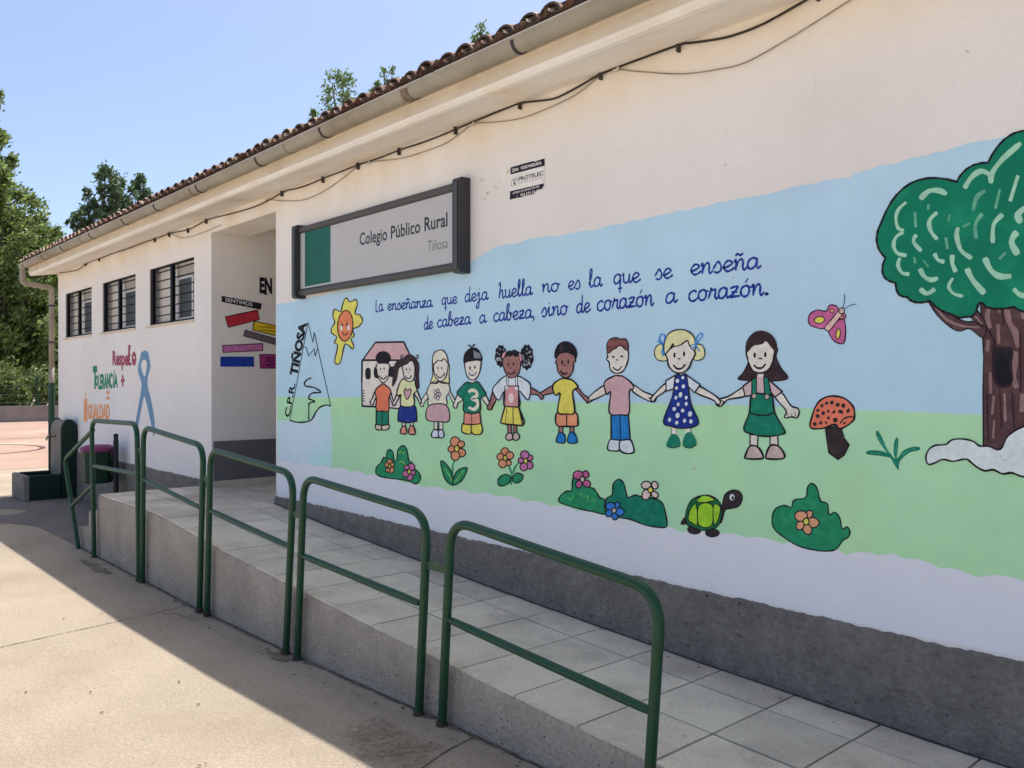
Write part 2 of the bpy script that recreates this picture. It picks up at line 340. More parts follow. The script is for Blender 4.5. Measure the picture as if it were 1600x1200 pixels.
# joints and cracks of the concrete slab
p = MB(); rj = random.Random(3)
def crack(pts, w, wob):
    q = []
    for (a, b) in zip(pts, pts[1:]):
        n = 40
        for i in range(n): q.append((a[0]+(b[0]-a[0])*i/n+rj.uniform(-wob, wob), a[1]+(b[1]-a[1])*i/n+rj.uniform(-wob, wob)))
    vs = []
    for i in range(len(q)):
        a = q[max(0, i-1)]; c = q[min(len(q)-1, i+1)]; l = math.hypot(c[0]-a[0], c[1]-a[1]) or 1; ww = w*rj.uniform(.3, 1.2)
        nx, ny = -(c[1]-a[1])/l*ww, (c[0]-a[0])/l*ww
        for s_ in (1, -1): vs.append((q[i][0]+nx*s_, q[i][1]+ny*s_, gz(q[i][0])+.004))
    p.add(vs, [[2*i, 2*i+1, 2*i+3, 2*i+2] for i in range(len(q)-1)], JOINT)
def G(*uv): return [tuple(on_z(u, v, .02)[:2]) for u, v in uv]
crack(G((-200, 1050), (0, 1008), (150, 975), (300, 941)), .005, .006)
crack(G((640, 1240), (700, 1196), (762, 1163)), .005, .004)
crack(G((258, 956), (275, 955), (300, 967), (342, 962)), .003, .006)
crack([(-9.95, 2.515), (-7.5, 2.51), (-5.5, 2.512), (-3.4, 2.515), (-1.5, 2.51)], .008, .006)
p.build('pavement_joints', kind='structure')
def stain(pts, mat, z=.006):
    cxx = sum(p_[0] for p_ in pts)/len(pts); cyy = sum(p_[1] for p_ in pts)/len(pts); q = MB(); n_ = len(pts); K = 5
    vs = [(cxx, cyy, gz(cxx)+z)]+[(cxx+(p_[0]-cxx)*k/K, cyy+(p_[1]-cyy)*k/K, gz(cxx+(p_[0]-cxx)*k/K)+z) for k in range(1, K+1) for p_ in pts]
    q.add(vs, [[0, 1+i, 1+(i+1) % n_] for i in range(n_)]+[[1+(k-1)*n_+i, 1+k*n_+i, 1+k*n_+(i+1) % n_, 1+(k-1)*n_+(i+1) % n_] for k in range(1, K) for i in range(n_)], mat)
    o = q.build('pavement_stain', kind='structure'); at = o.data.attributes.new('cover', 'FLOAT', 'POINT'); vals = [1.25]+[1.25*(1-(k/K)**2) for k in range(1, K+1) for _ in pts]; at.data.foreach_set('value', vals)
stain(G((600, 1112), (640, 1095), (700, 1115), (740, 1140), (735, 1160), (690, 1165), (650, 1150)), DIRT)
stain(G((470, 1150), (580, 1105), (660, 1150), (760, 1200), (700, 1290), (520, 1240)), MOSS, .0075)
stain(G((400, 1010), (450, 1015), (480, 1040), (450, 1055), (410, 1035)), DIRT)
stain(G((100, 860), (160, 875), (200, 905), (150, 900)), DIRT)

nn = 40; q = MB(); vs = []
for i in range(nn+1):
    x_ = -9.95+9.4*i/nn; vs += [(x_, 2.38+.03*math.sin(i*1.3), gz(x_)+.0055), (x_, 2.528, gz(x_)+.0055)]
q.add(vs, [[2*i, 2*i+2, 2*i+3, 2*i+1] for i in range(nn)], DIRT); o_ = q.build('pavement_dirt', kind='structure'); at_ = o_.data.attributes.new('cover', 'FLOAT', 'POINT'); at_.data.foreach_set('value', [0, 1.15]*(nn+1))
hl = MB(); n = 40
hv = []
for i in range(n+1):
    t = i/n; x = -500-60*math.sin(t*5); y = -300+t*1100; hgt = 38+22*math.sin(t*7+1)+9*math.sin(t*19); hv += [(x, y, -2), (x-110, y, hgt*1.0), (x-400, y, -5)]
hl.add(hv, [[3*i+k, 3*i+k+3, 3*i+k+4, 3*i+k+1] for i in range(n) for k in (0, 1)], M('far_hill', (.16, .19, .16), .95, .2, .02, second=(.24, .22, .17), sscale=.03), True)
hl.build('hills', kind='structure')

# ================================================================== SCHOOL BUILDING
XL, XO0, XO1, XR = -15.26, -8.94, -7.41, 7.0
PZ = .695; ZS = 3.535; LINT = 3.37; YB = 12.0
school = empty('school_building', (-7, 3.6, 0), 'long low white school building with clay tile roof and painted mural', 'building')
WZ0, WZ1 = 2.47, 3.17
WX = [(on_y(a, 500).x, on_y(b, 500).x) for a, b in ((102.6, 143.4), (160.5, 212), (234, 303.6))]
w = MB()
def panel(x0, x1, z0, z1, holes=()):
    xs = sorted({x0, x1, *[h[0] for h in holes], *[h[1] for h in holes]}); zs = sorted({z0, z1, *[h[2] for h in holes], *[h[3] for h in holes]})
    for a, b in zip(xs, xs[1:]):
        for c, d in zip(zs, zs[1:]):
            if any(h[0] <= a and b <= h[1] and h[2] <= c and d <= h[3] for h in holes): continue
            w.add([(a, D, c), (b, D, c), (b, D, d), (a, D, d)], [(0, 1, 2, 3)], WHITE)
    for h in holes:
        a, b, c, d = h; y = D+.14
        for q in ([(a, D, c), (a, D, d), (a, y, d), (a, y, c)], [(b, D, c), (b, y, c), (b, y, d), (b, D, d)], [(a, D, d), (b, D, d), (b, y, d), (a, y, d)], [(a, D, c), (a, y, c), (b, y, c), (b, D, c)]): w.add(q, [(0, 1, 2, 3)], WHITE)
panel(XL, XO0, -.05, ZS+.02, [(a, b, WZ0, WZ1) for a, b in WX])
panel(XO0, XO1, LINT, ZS+.02)
panel(XO1, XR, -.05, ZS+.02)
YP = 6.2; YR = 6.2; XP = -6.4; RS = math.tan(R(17)); Q = lambda *v: w.add(v, [(0, 1, 2, 3)], WHITE)
RZ = lambda y: 3.655+(y-3.2)*RS if y <= 7.7 else 3.665+4.5*RS-(y-7.7)*4.5*RS/4.6
Q((XO0, D, -.05), (XO0, D, LINT), (XO0, D+.4, LINT), (XO0, D+.4, -.05)); Q((XO0, D+.4, -.05), (XO0, D+.4, 3.5), (XO0, YR, 3.5), (XO0, YR, -.05))
Q((XO1, D, LINT), (XO1, D, -.05), (XO1, D+.2, -.05), (XO1, D+.2, LINT)); Q((XP, D+.2, 3.5), (XP, D+.2, -.05), (XP, YR, -.05), (XP, YR, 3.5)); Q((XO1, D+.2, 3.5), (XO1, D+.2, -.05), (XP, D+.2, -.05), (XP, D+.2, 3.5))
Q((XO0, D, LINT), (XO1, D, LINT), (XO1, D+.4, LINT), (XO0, D+.4, LINT)); Q((XO0, D+.4, LINT), (XO1, D+.4, LINT), (XO1, D+.4, 3.5), (XO0, D+.4, 3.5))
Q((XO0, D+.4, 3.5), (XP, D+.4, 3.5), (XP, YR, 3.5), (XO0, YR, 3.5)); Q((XO0, YR, -.05), (XO0, YR, 3.5), (XP, YR, 3.5), (XP, YR, -.05))
Q((XL, YB, -.05), (XL, YB, ZS), (XL, D, ZS), (XL, D, -.05)); Q((XR, D, -.05), (XR, D, ZS), (XR, YB, ZS), (XR, YB, -.05)); Q((XR, YB, -.05), (XR, YB, ZS), (XL, YB, ZS), (XL, YB, -.05))
wall = w.build('wall', school)
# small chips and old fixing marks in the plaster
CHIP = paint(182, 166, 148)
for u, v, a, b in ((1511, 81, 3, 2), (1134, 258, 1.6, 1.8), (978, 62, 1.8, 1.6), (1463, 144, 1.5, 1), (753, 281, 4, 2), (774, 293, 4, 1.8), (762, 302, 2, 3), (757, 312, 2.5, 1.5), (794, 268, 2, 4), (780, 284, 1.5, 2), (1146, 434, 1.5, 1.5), (1137, 440, 1.3, 1.3), (436, 492, 1, 2), (437, 502, 1, 2), (1020, 625, 1.3, 1), (1085, 732, 3, 1.2), (896, 568, 1, 1.5)): p = Paint((0, 0, 1), base=.001 if u > 800 else .0005); p.lev = .003 if v > 230 and u > 1000 else .001; p.E(CHIP, u, v, a, b, 30); p.build('wall_mark', wall)
for q in ('1205,905 1240,915 1275,912 1320,930 1375,962', '1270,90 1274,140 1268,200', '560,330 556,300 562,280', '1010,770 1040,778 1085,776'):
    p = Paint((0, 0, 1), base=.001); p.S(q, .55, paint(192, 184, 186)); p.build('hairline_crack', wall)
# plinth of rough grey render
def plinth(x0, x1, zbot):
    n = max(2, int((x1-x0)/.018)); rr = random.Random(int(x1*100)); top = []; off = 0
    for i in range(n+1):
        off = off*.55+rr.uniform(-.0042, .0042); top.append((x0+(x1-x0)*i/n, PZ+off+rr.uniform(-.0025, .0025)))
    vs = []
    for x, z in top: vs += [(x, D-.018, zbot), (x, D-.018, z-.01), (x, D-.006, z), (x, D-.0005, z+.001)]
    pl.add(vs, [[4*i+k, 4*i+4+k, 4*i+5+k, 4*i+1+k] for i in range(n) for k in (0, 1, 2)], PLINTH)
    for k in (0, 4*n): pl.add([vs[k], vs[k+1], vs[k+2], (vs[k][0], D, PZ), (vs[k][0], D, zbot)], [list(range(5))], PLINTH)
pl = MB(); plinth(XL, XO0, -.05); plinth(XO1, XR, -.05); pl.build('plinth', school)
for xa_, xb_, xc_, xd_ in ((XO0+.002, XO0+.014, XO0+.0145, XO0+.024),):
    pl = MB(); pl.box((xa_, D+.02, .5), (xb_, YP-.01, 1.126), DKPLINTH); pp = pl.build('porch_plinth', school, 'smooth dark grey painted band inside the porch')
    pl = MB(); pl.box((xc_, D+.015, .6), (xd_, YP-.02, .70), TILEM); pl.build('skirting', pp)
d = MB(); d.box((XO0+.28, YP-.06, .64), (XO0+1.25, YP-.002, 2.75), GREEN); d.box((XO0+.36, YP-.075, 1.7), (XO0+1.17, YP-.061, 2.6), M('dark_glass', (.02, .025, .03), .1, 0))
dd = d.build('door', school, bevel=.005)
d = MB(); d.tube([(XO0+1.2, YP-.062, 1.6), (XO0+1.2, YP-.12, 1.6), (XO0+1.08, YP-.12, 1.6)], .012, IRON); d.build('handle', dd)
# cornice: soffit, rounded drip edge and fascia, one moulded band
YE = 3.2; cor = MB(); X0c, X1c = XL-.06, XR+.05
prof = [(D+.05, ZS), (D-.05, ZS-.002), (3.3, 3.488), (3.235, 3.474), (3.205, 3.476), (3.188, 3.49), (3.182, 3.51), (3.182, 3.585), (3.172, 3.59), (3.172, 3.70), (D+.05, 3.72)]
n = 24; cx = [X0c+(X1c-X0c)*i/n for i in range(n+1)]; m_ = len(prof)
SOFF = M('soffit_paint', (.86, .80, .72), .85, .05, 1.5, bump=.2, bscale=20, second=(.80, .66, .50), sscale=1.8, slo=.5, shi=.72, spec=.15)
for mat_, ks in ((SOFF, range(0, 6)), (EAVE, range(6, m_))): cor.add([(x, y, z) for x in cx for y, z in prof], [[i*m_+k, (i+1)*m_+k, (i+1)*m_+(k+1) % m_, i*m_+(k+1) % m_] for i in range(n) for k in ks], mat_)
cor.add([(X0c, y, z) for y, z in prof], [list(range(m_))], EAVE); cor.add([(X1c, y, z) for y, z in prof], [list(range(m_))[::-1]], EAVE)
cor.box((X0c, D+.05, ZS), (XL, YB, 3.72), EAVE)
cor.build('cornice', school)
# gutter
gy, gzc, gr = 3.105, 3.628, .055; gu = MB(); ar = [(gy+gr*math.cos(R(a)), gzc+gr*math.sin(R(a))) for a in range(180, 361, 15)]
lip = [(gy-gr+.004, gzc+.02), (gy-gr-.008, gzc+.02), (gy-gr-.01, gzc+.004)]
pr = lip+ar+[(gy+gr, gzc+.03)]; pr2 = [(y+(.004 if y < gy else -.004), z+.004) for y, z in pr][::-1]; full = pr+pr2
gx = [X0c-.06+(X1c-X0c)*i/20 for i in range(21)]; m_ = len(full)
def sag(x): return .004*math.sin(x*.9)+.004*math.sin(x*.37+1)
gu.add([(x, y, z+sag(x)) for x in gx for y, z in full], [[i*m_+k, (i+1)*m_+k, (i+1)*m_+(k+1) % m_, i*m_+(k+1) % m_] for i in range(20) for k in range(m_)], GUTTER, True)
gu.add([(gx[0], y, z) for y, z in ar], [list(range(len(ar)))], GUTTER)
gutter = gu.build('gutter', school)
for u, v in ((35, 414), (64.5, 404), (94.5, 389), (139, 370), (190, 345), (240, 324), (306, 292), (399, 254.5), (499, 210), (800, 72.5), (1010, -30), (1300, -160)):
    x = on_y(u, v, gy-gr).x; b = MB(); q = []
    for a in range(178, 350, 12): q.append((gy+(gr+.007)*math.cos(R(a)), gzc+(gr+.007)*math.sin(R(a))))
    q2 = [(gy+(gr+.002)*math.cos(R(a)), gzc+(gr+.002)*math.sin(R(a))) for a in range(346, 174, -12)]
    b.prism([(y, z+sag(x)) for y, z in q+q2], 'x', x-.010, x+.010, IRON); b.build('bracket', gutter)
for u, v in ((631, 150), (295, 296), (124, 376), (442, 235)):
    x = on_y(u, v, gy-gr).x; b = MB(); wd = .036 if u == 631 else .010
    q = [(gy+(gr+.007)*math.cos(R(a)), gzc+(gr+.007)*math.sin(R(a))) for a in range(176, 356, 10)]; q2 = [(gy+(gr+.002)*math.cos(R(a)), gzc+(gr+.002)*math.sin(R(a))) for a in range(352, 172, -10)]
    b.prism([(y, z+sag(x)) for y, z in q+q2], 'x', x-wd, x+wd, M('rusty_zinc', (.20, .14, .095), .7, .2, 12) if u == 631 else GUTTER, False); b.build('gutter_collar', gutter, 'rusty wide gutter collar' if u == 631 else None)
# downpipe at the far corner
dp = MB(); xa = XL-.10
dp.tube(fillet([(xa+.02, 3.1, 3.58), (xa+.02, 3.1, 3.36), (xa+.02, 3.52, 3.30), (xa+.02, 3.52, 2.0), (xa+.02, 3.52, 1.75)], .045), .041, GUTTER, 12)
pipe = dp.build('downpipe', school)
dp = MB(); dp.tube([(xa+.02, 3.52, 1.75), (xa+.02, 3.52, .0)], .05, GREEN, 12); dp.build('lower_pipe', pipe, 'dark green lower length of the downpipe')
for z in (3.0, 2.4, 1.1): dp = MB(); dp.tube([(xa+.02, 3.52, z), (xa+.02, 3.52, z+.025)], .054, IRON, 12); dp.build('pipe_clamp', pipe)
# roof of barrel tiles
EDGE = M('tile_rim_shade', (.085, .058, .045), .95, .4, 18, fine=.2, fscale=50)  # weathered rims, with shade put into the colour of the eave tiles' insides
PLUG = M('tile_mortar', (.085, .06, .042), .95, .35, 14, bump=.6, bscale=30, second=(.15, .11, .08), sscale=9)
rf = MB(); slope = math.tan(R(17)); rr = random.Random(5); pitch = .187; x = X0c-.04; rid = 7.7
while x < X1c+.05:
    for row in range(12):
        y0 = 3.105+row*.36+rr.uniform(-.012, .012); z0 = 3.685+(y0-3.105)*slope+rr.uniform(-.004, .004)
        L_ = .42; r0 = .090+rr.uniform(-.004, .004); r1 = .074; dx = rr.uniform(-.01, .01); tw = rr.uniform(-.02, .02); vs = []
        for (yy, zz, r) in ((y0, z0+.006, r0), (y0+L_, z0+L_*slope-.012, r1)):
            for rad in (r, r-.013):
                for k in range(9):
                    a = math.pi*k/8; vs.append((x+dx+tw*(yy-y0)+rad*math.cos(a), yy, zz+rad*.92*math.sin(a)))
        fs = [[k, k+1, 18+k+1, 18+k] for k in range(8)]+[[9+k+1, 9+k, 27+k, 27+k+1] for k in range(8)]+[[k+1, k, 9+k, 9+k+1] for k in range(8)]+[[0, 18, 27, 9], [8, 17, 35, 26]]
        rf.add(vs, fs[:8]+fs[-2:], TILE, False); rf.add(vs, fs[8:-2], EDGE if row == 0 else TILE, False)
        if row == 0:                              # mortar plug in the tile mouth
            yy = y0+rr.uniform(.03, .07); q_ = [(x+dx+.08*math.cos(math.pi*k/8), yy+.015*math.sin(k*2.1), z0+.002+.078*math.sin(math.pi*k/8)) for k in range(9)]
            rf.add(q_+[(x+dx, yy-.02, z0)], [[k+1, k, 9] for k in range(8)], PLUG)
        if row < 3:                               # channel tiles between the covers
            vs = []
            for (yy, zz, r) in ((y0-.03+rr.uniform(-.01, .01), z0+.01, .075), (y0+L_, z0+L_*slope-.006, .083)):
                for k in range(7):
                    a = math.pi+math.pi*k/6; vs.append((x+pitch/2+r*math.cos(a), yy, zz+.035+r*.5*math.sin(a)))
            rf.add(vs, [[k, k+1, 7+k+1, 7+k] for k in range(6)], TILE, True)
    x += pitch
for xa_, xb_, ya_, yb_ in ((X0c, X1c, rid, rid),):
    rf.add([(xa_, 3.2, 3.66), (xb_, 3.2, 3.66), (xb_, ya_, 3.66+(ya_-3.2)*slope), (xa_, ya_, 3.66+(ya_-3.2)*slope)], [(0, 1, 2, 3)], TILE)
    rf.add([(xa_, 12.3, 3.66), (xb_, 12.3, 3.66), (xb_, yb_, RZ(yb_)+.006), (xa_, yb_, RZ(yb_)+.006)], [(3, 2, 1, 0)], TILE)
for xx in (X0c+.03, X1c-.03): rf.add([(xx, 3.25, 3.6), (xx, 12.2, 3.6), (xx, rid, 3.63+(rid-3.2)*slope)], [(0, 1, 2)], EAVE)
# mortar packed behind the tile mouths
rf.box((X0c, 3.125, 3.66), (X1c, 3.17, 3.752), M('roof_mortar', (.075, .05, .04), .95, .3, 12, bump=.6, bscale=30))
rf.build('roof', school)
# windows behind black grilles
GLASSL = M('frosted_glass', (.78, .70, .61), .35, .05, 2, spec=.5); SCREEN = M('dark_mesh_screen', (.055, .06, .062), .5, .06, 3, spec=.5)
ALU = M('white_aluminium', (.72, .72, .72), .4, .02, 4); BOXM = M('roller_box', (.48, .42, .35), .6, .05, 4); GRILLE = M('black_grille', (.004, .004, .006), .6, .1, 9, spec=.12)
for k, (a, b) in enumerate(WX):
    wd = b-a; m_ = a+wd*.50
    f = MB(); y = D+.09
    for q in ((a, WZ0, a+.03, WZ1), (b-.03, WZ0, b, WZ1), (a+.03, WZ0, b-.03, WZ0+.03), (a+.03, WZ1-.03, b-.03, WZ1)): f.box((q[0], y, q[1]), (q[2], y+.045, q[3]), ALU)
    win = f.build('window', school)
    f = MB(); f.box((a+.031, y+.012, WZ0+.031), (m_, y+.02, WZ1-.031), GLASSL); f.build('pane', win)
    f = MB(); f.box((m_+.002, y-.006, WZ1-.16), (b-.031, y+.03, WZ1-.032), BOXM); f.build('roller_box', win)
    f = MB(); s0, s1 = m_+.03, b-.06 if k < 2 else b-.30; zt = WZ1-.165
    for q in ((m_+.002, WZ0+.031, s0, zt), (s1, WZ0+.031, s1+.035, zt), (s0, WZ0+.031, s1, WZ0+.055), (s0, zt-.025, s1, zt)): f.box((q[0], y-.004, q[1]), (q[2], y+.02, q[3]), ALU)
    f.box((s0, y+.002, WZ0+.055), (s1, y+.01, zt-.025), SCREEN)
    if k == 2: f.box((s1+.035, y+.012, WZ0+.031), (b-.031, y+.02, zt), SCREEN)
    f.build('sash', win)
    f = MB(); y = D+.012
    f.box((a+.002, y, WZ0+.002), (a+.085, y+.035, WZ1-.002), GRILLE); f.box((m_-.05, y, WZ0+.002), (m_+.025, y+.035, WZ1-.002), GRILLE); f.box((b-.014, y, WZ0+.002), (b-.002, y+.03, WZ1-.002), GRILLE)
    f.box((a+.086, y+.004, WZ0+.002), (b-.015, y+.03, WZ0+.024), GRILLE); f.box((a+.086, y+.004, WZ1-.02), (b-.015, y+.03, WZ1-.002), GRILLE)
    for i in range(1, 7):
        z = WZ0+(WZ1-WZ0)*i/6.6; f.box((a+.086, y+.012, z-.006), (b-.015, y+.022, z+.006), GRILLE)
    f.build('grille', win)
    f = MB(); f.box((a-.09, D-.022, WZ0-.03), (b+.015, D+.088, WZ0-.0005), EAVE); f.build('sill', win, bevel=.004)

# ------------------------------------------------------------------ the painted wall
SKY_ = pk(176, 203, 221); GRN = pk(160, 197, 160)
SKYP = M('mural_sky_paint', SKY_, .75, .05, 2.2, bump=.2, bscale=30, second=pk(182, 203, 226), sscale=.9, slo=.4, shi=.65, spec=.2)
GRNP = M('mural_grass_paint', GRN, .75, .05, 3, bump=.2, bscale=30, second=pk(172, 207, 158), sscale=1.6, slo=.45, shi=.7, spec=.2)
PALEP = M('mural_pale_paint', pk(196, 208, 220), .75, .04, 3, bump=.2, bscale=30, second=pk(172, 208, 208), sscale=1.2, slo=.45, shi=.6, spec=.2)
mu = Paint(base=.0012); rr = random.Random(9); BANDW = M('cool_white_band', (.86, .86, .885), .8, .03, 2, bump=.25, bscale=30, second=(.85, .83, .84), sscale=.8, spec=.15)
def jag(pts, amp, step=14):
    o = []
    for a, b in zip(pts, pts[1:]):
        n = max(1, int(math.hypot(b[0]-a[0], b[1]-a[1])/step))
        for i in range(n): o.append((a[0]+(b[0]-a[0])*i/n+rr.uniform(-amp, amp)*.3, a[1]+(b[1]-a[1])*i/n+rr.uniform(-amp, amp)))
    return o+[pts[-1]]
top = parse('432.5,476 457,471 520,458 600,440 690,420 722,412 738,408 774,387 840,372 900,364.5 1000,343 1120,318 1184,306 1288,282 1330,278 1332,270 1360,264 1476,236 1528,220 1564,217 1680,190 1840,160')
hz = parse('432.5,619 517,622 565,621 815,627 1140,632.5 1336,640.5 1537,648 1680,652 1840,658')
mu.F(SKYP, jag(top, 1.6)+jag(hz, .5, 40)[::-1], False)
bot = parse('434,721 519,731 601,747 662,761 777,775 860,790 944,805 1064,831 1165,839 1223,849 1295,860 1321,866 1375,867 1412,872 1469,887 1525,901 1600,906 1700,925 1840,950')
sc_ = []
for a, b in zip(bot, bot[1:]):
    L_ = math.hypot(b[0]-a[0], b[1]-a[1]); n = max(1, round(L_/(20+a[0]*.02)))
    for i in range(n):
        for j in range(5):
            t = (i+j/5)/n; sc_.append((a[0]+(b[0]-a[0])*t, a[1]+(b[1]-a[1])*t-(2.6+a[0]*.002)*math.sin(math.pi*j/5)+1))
mu.F(BANDW, sc_+[(1840, 1078), (1600, 1028), (1375, 982), (1165, 936), (1000, 899), (777, 850), (597, 810.5), (434, 773)], False)  # band between grass and plinth in a cooler, paler white than the wall
mu.F(GRNP, jag(hz, .5, 40)+sc_[::-1], False)
pale = [p_ for p_ in sc_ if p_[0] < 519]
mu.F(PALEP, [(434, 656), (452, 657), (470, 659.5), (482, 658), (490, 650), (500, 639), (510, 634), (517.5, 634), (519, 680), (519, 731)]+pale[::-1], False)
mural = mu.build('mural', school, 'mural of a row of children holding hands on green grass under blue sky')
CRE = paint(226, 212, 204); CREY = paint(224, 214, 196); BRN = paint(142, 96, 92); PINK = paint(186, 146, 152); GRE = paint(12, 106, 84); ORA = paint(212, 112, 84); YEL = paint(220, 202, 92); DBL = paint(20, 42, 118)
PYEL = paint(222, 218, 170); TAN = paint(196, 176, 160); SAL = paint(216, 138, 122); LIL = paint(206, 206, 222); HAIRB = paint(48, 32, 36); LBL = paint(22, 104, 168); AUB = paint(104, 62, 60); BLO = paint(218, 208, 160)
TAU = paint(172, 150, 146); MAG = paint(172, 84, 128); TER = paint(208, 110, 86); DKB = paint(46, 34, 38); LIM = paint(140, 180, 40); PEA = paint(222, 156, 120); WHT = paint(214, 214, 222); GRE2 = paint(30, 122, 84); ORF = paint(216, 140, 104); MAU = paint(176, 100, 140)
R7 = (420, 460, .25); R8 = (740, 480, .25); R9 = (960, 460, .25); RK = (560, 520, .15); R10 = (1240, 180, .225); R11 = (1240, 420, .3); R12 = (420, 640, .275); R13 = (840, 680, .325); R4 = (420, 240, .3)
KIDS = [0]
def fig(name, label, frame, fn, lw=2.0, base=.0025):
    if fn.__name__.startswith('kid'): KIDS[0] += 1; base = .0028 if KIDS[0] % 2 else .0047
    P = Paint(frame, lw=lw, base=base); fn(P); return P.build(name, mural, label)
def curls(P, cx, cy, rx, ry, n, col, w=.7):
    q = random.Random(int(cx))
    for i in range(n):
        t = q.uniform(0, 6.28); k = q.uniform(.1, .92)**.5; x = cx+rx*k*math.cos(t); y = cy+ry*k*math.sin(t)
        P.S([(x-4, y+3), (x, y-4), (x+5, y+2), (x+1, y+6)], w, col)
def house(P):
    P.FO(CRE, '585,412 583,550 585,698 700,703 830,716 875,700 880,412', 2.6, False)
    P.FO(paint(190, 150, 152), '588,410 668,300 845,297 885,380 880,412', 2.6, False)
    for a, b, c, d in ((610, 468, 634, 522), (664, 460, 690, 515), (755, 458, 785, 508)): P.FO(BLACK, [(a, b), (c, b), (c, d), (a, d)], 1.5)
    for i, y in enumerate((605, 622, 638, 654, 668)): P.S([(590, y), (596, y-5), (602, y)], 1.2)
fig('painted_house', 'pink roofed house behind the leftmost children', R7, house)
def kid1(P):
    P.FO(CRE, '178,605 150,680 130,710 128,742 158,748 165,715 188,670'); P.FO(CRE, '340,612 330,650 355,740 380,755 395,740 368,718')
    P.FO(TAN, '188,950 180,985 195,1008 245,1010 248,965'); P.FO(TAN, '250,965 250,1010 305,1008 325,985 315,955')
    P.FO(GRE, '190,812 188,955 248,965 315,955 315,812', None, False); P.S('248,815 249,965')
    P.FO(ORA, '250,535 180,600 190,680 190,805 250,815 318,812 322,680 342,605 285,545'); P.E(CRE, 258, 533, 13, 9, 0, 1.5)
    P.FO(CRE, '195,330 195,350 185,365 195,385 205,440 225,490 258,520 290,505 315,460 322,390 330,370 325,345 318,325', 1.7)
    P.F(BLACK, [((262+q_*math.cos(t)), 264+q_*.92*math.sin(t)) for t, q_ in [(i*.2094, (76 if i % 2 else 84)) for i in range(30)]]); P.F(CRE, '205,338 215,326 262,322 308,326 318,338 262,345')
    for x in (235, 271): P.E(BLACK, x, 375, 6, 14)
    P.E(BLACK, 252, 408, 6, 3); P.S('220,445 240,470 262,483 285,470 298,445', 1.8)
fig('painted_boy', 'boy in an orange shirt and green trousers', RK, kid1)
def kid2(P):
    P.F(HAIRB, '480,270 440,275 400,300 370,360 362,450 355,560 385,530 410,470 430,370 480,340'); P.F(HAIRB, '590,270 620,290 640,350 635,450 640,575 615,570 600,490 595,400')
    P.FO(CRE, '410,620 395,670 360,735 375,760 400,725 440,645'); P.FO(CRE, '590,635 625,690 645,740 660,715 640,660 615,605')
    P.FO(CRE, '460,925 460,985 495,985 495,925', 1.5, False); P.FO(CRE, '545,925 545,975 575,975 575,925', 1.5, False)
    P.FO(SAL, '465,975 442,1030 450,1050 500,1052 508,1020 495,980'); P.FO(SAL, '545,972 528,1030 540,1055 590,1058 597,1030 578,975')
    P.FO(DBL, '445,760 418,900 440,925 520,935 590,925 612,905 590,760')
    P.FO(PYEL, '470,480 430,540 408,620 420,660 450,645 450,760 580,758 582,640 615,600 600,540 585,485 525,505')
    P.FO(PINK, '518,602 500,582 482,600 487,640 512,695 545,645 556,605 542,582', 1.5)
    P.FO(CRE, '465,340 475,420 490,480 525,508 560,505 585,470 595,380 590,330 545,270 500,300', 1.7)
    P.F(HAIRB, '462,345 462,290 490,245 540,222 590,250 605,290 592,365 572,305 545,300 520,325 480,340')
    for x in (455, 618): P.E(paint(160, 150, 160), x, 250, 10, 20, 15, 1.2)
    for x in (507, 545): P.E(BLACK, x, 383, 6, 14)
    P.E(BLACK, 525, 415, 6, 5); P.S('490,445 510,470 530,478 552,460 558,440', 1.8)
fig('painted_girl', 'girl with dark pigtails, yellow heart shirt and blue skirt', RK, kid2)
def kid3(P):
    P.FO(BLO, '1030,430 1028,500 1012,560 1060,558 1125,562 1128,500 1122,430', 1.6)
    P.FO(CRE, '992,610 955,660 948,695 965,700 975,675 1005,635', 1.6); P.FO(CRE, '1115,600 1140,650 1160,690 1160,710 1180,700 1165,660 1135,605', 1.6)
    P.FO(CRE, '1035,790 1035,852 1058,852 1058,790', 1.5, False); P.FO(CRE, '1066,790 1066,852 1090,852 1090,790', 1.5, False)
    P.FO(LIL, '1030,848 1018,885 1040,895 1062,890 1060,850'); P.FO(LIL, '1064,850 1065,890 1085,897 1098,880 1088,848')
    P.FO(CREY, '1020,550 990,610 1000,645 1005,695 1110,692 1112,640 1135,600 1120,555 1070,548', 1.6)
    P.FO(PINK, '1003,695 988,780 1060,795 1130,788 1110,692', 1.8)
    for i in range(5): P.E(paint(196, 180, 186), 1056+15*math.cos(i*1.257), 625+24*math.sin(i*1.257), 8, 13, 0, 1.1)
    P.E(CREY, 1056, 625, 7, 11, 0, 1.1)
    P.FO(CRE, '1033,430 1038,500 1062,538 1090,538 1115,500 1122,420 1090,395 1050,405', 1.7)
    P.FO(CREY, '1026,436 1030,380 1050,355 1085,348 1112,375 1124,430 1100,402 1082,415 1062,412 1040,432', 1.8)
    P.S('1012,552 1050,556 1070,545 1088,554 1128,556', 2.2)
    for x in (1060, 1084): P.E(BLACK, x, 460, 3.5, 9)
    P.E(paint(180, 110, 110), 1070, 478, 3, 3); P.S('1045,495 1060,515 1078,520 1098,500 1102,490', 1.8)
fig('painted_girl', 'blonde girl with a flower top and pink skirt', R7, kid3)
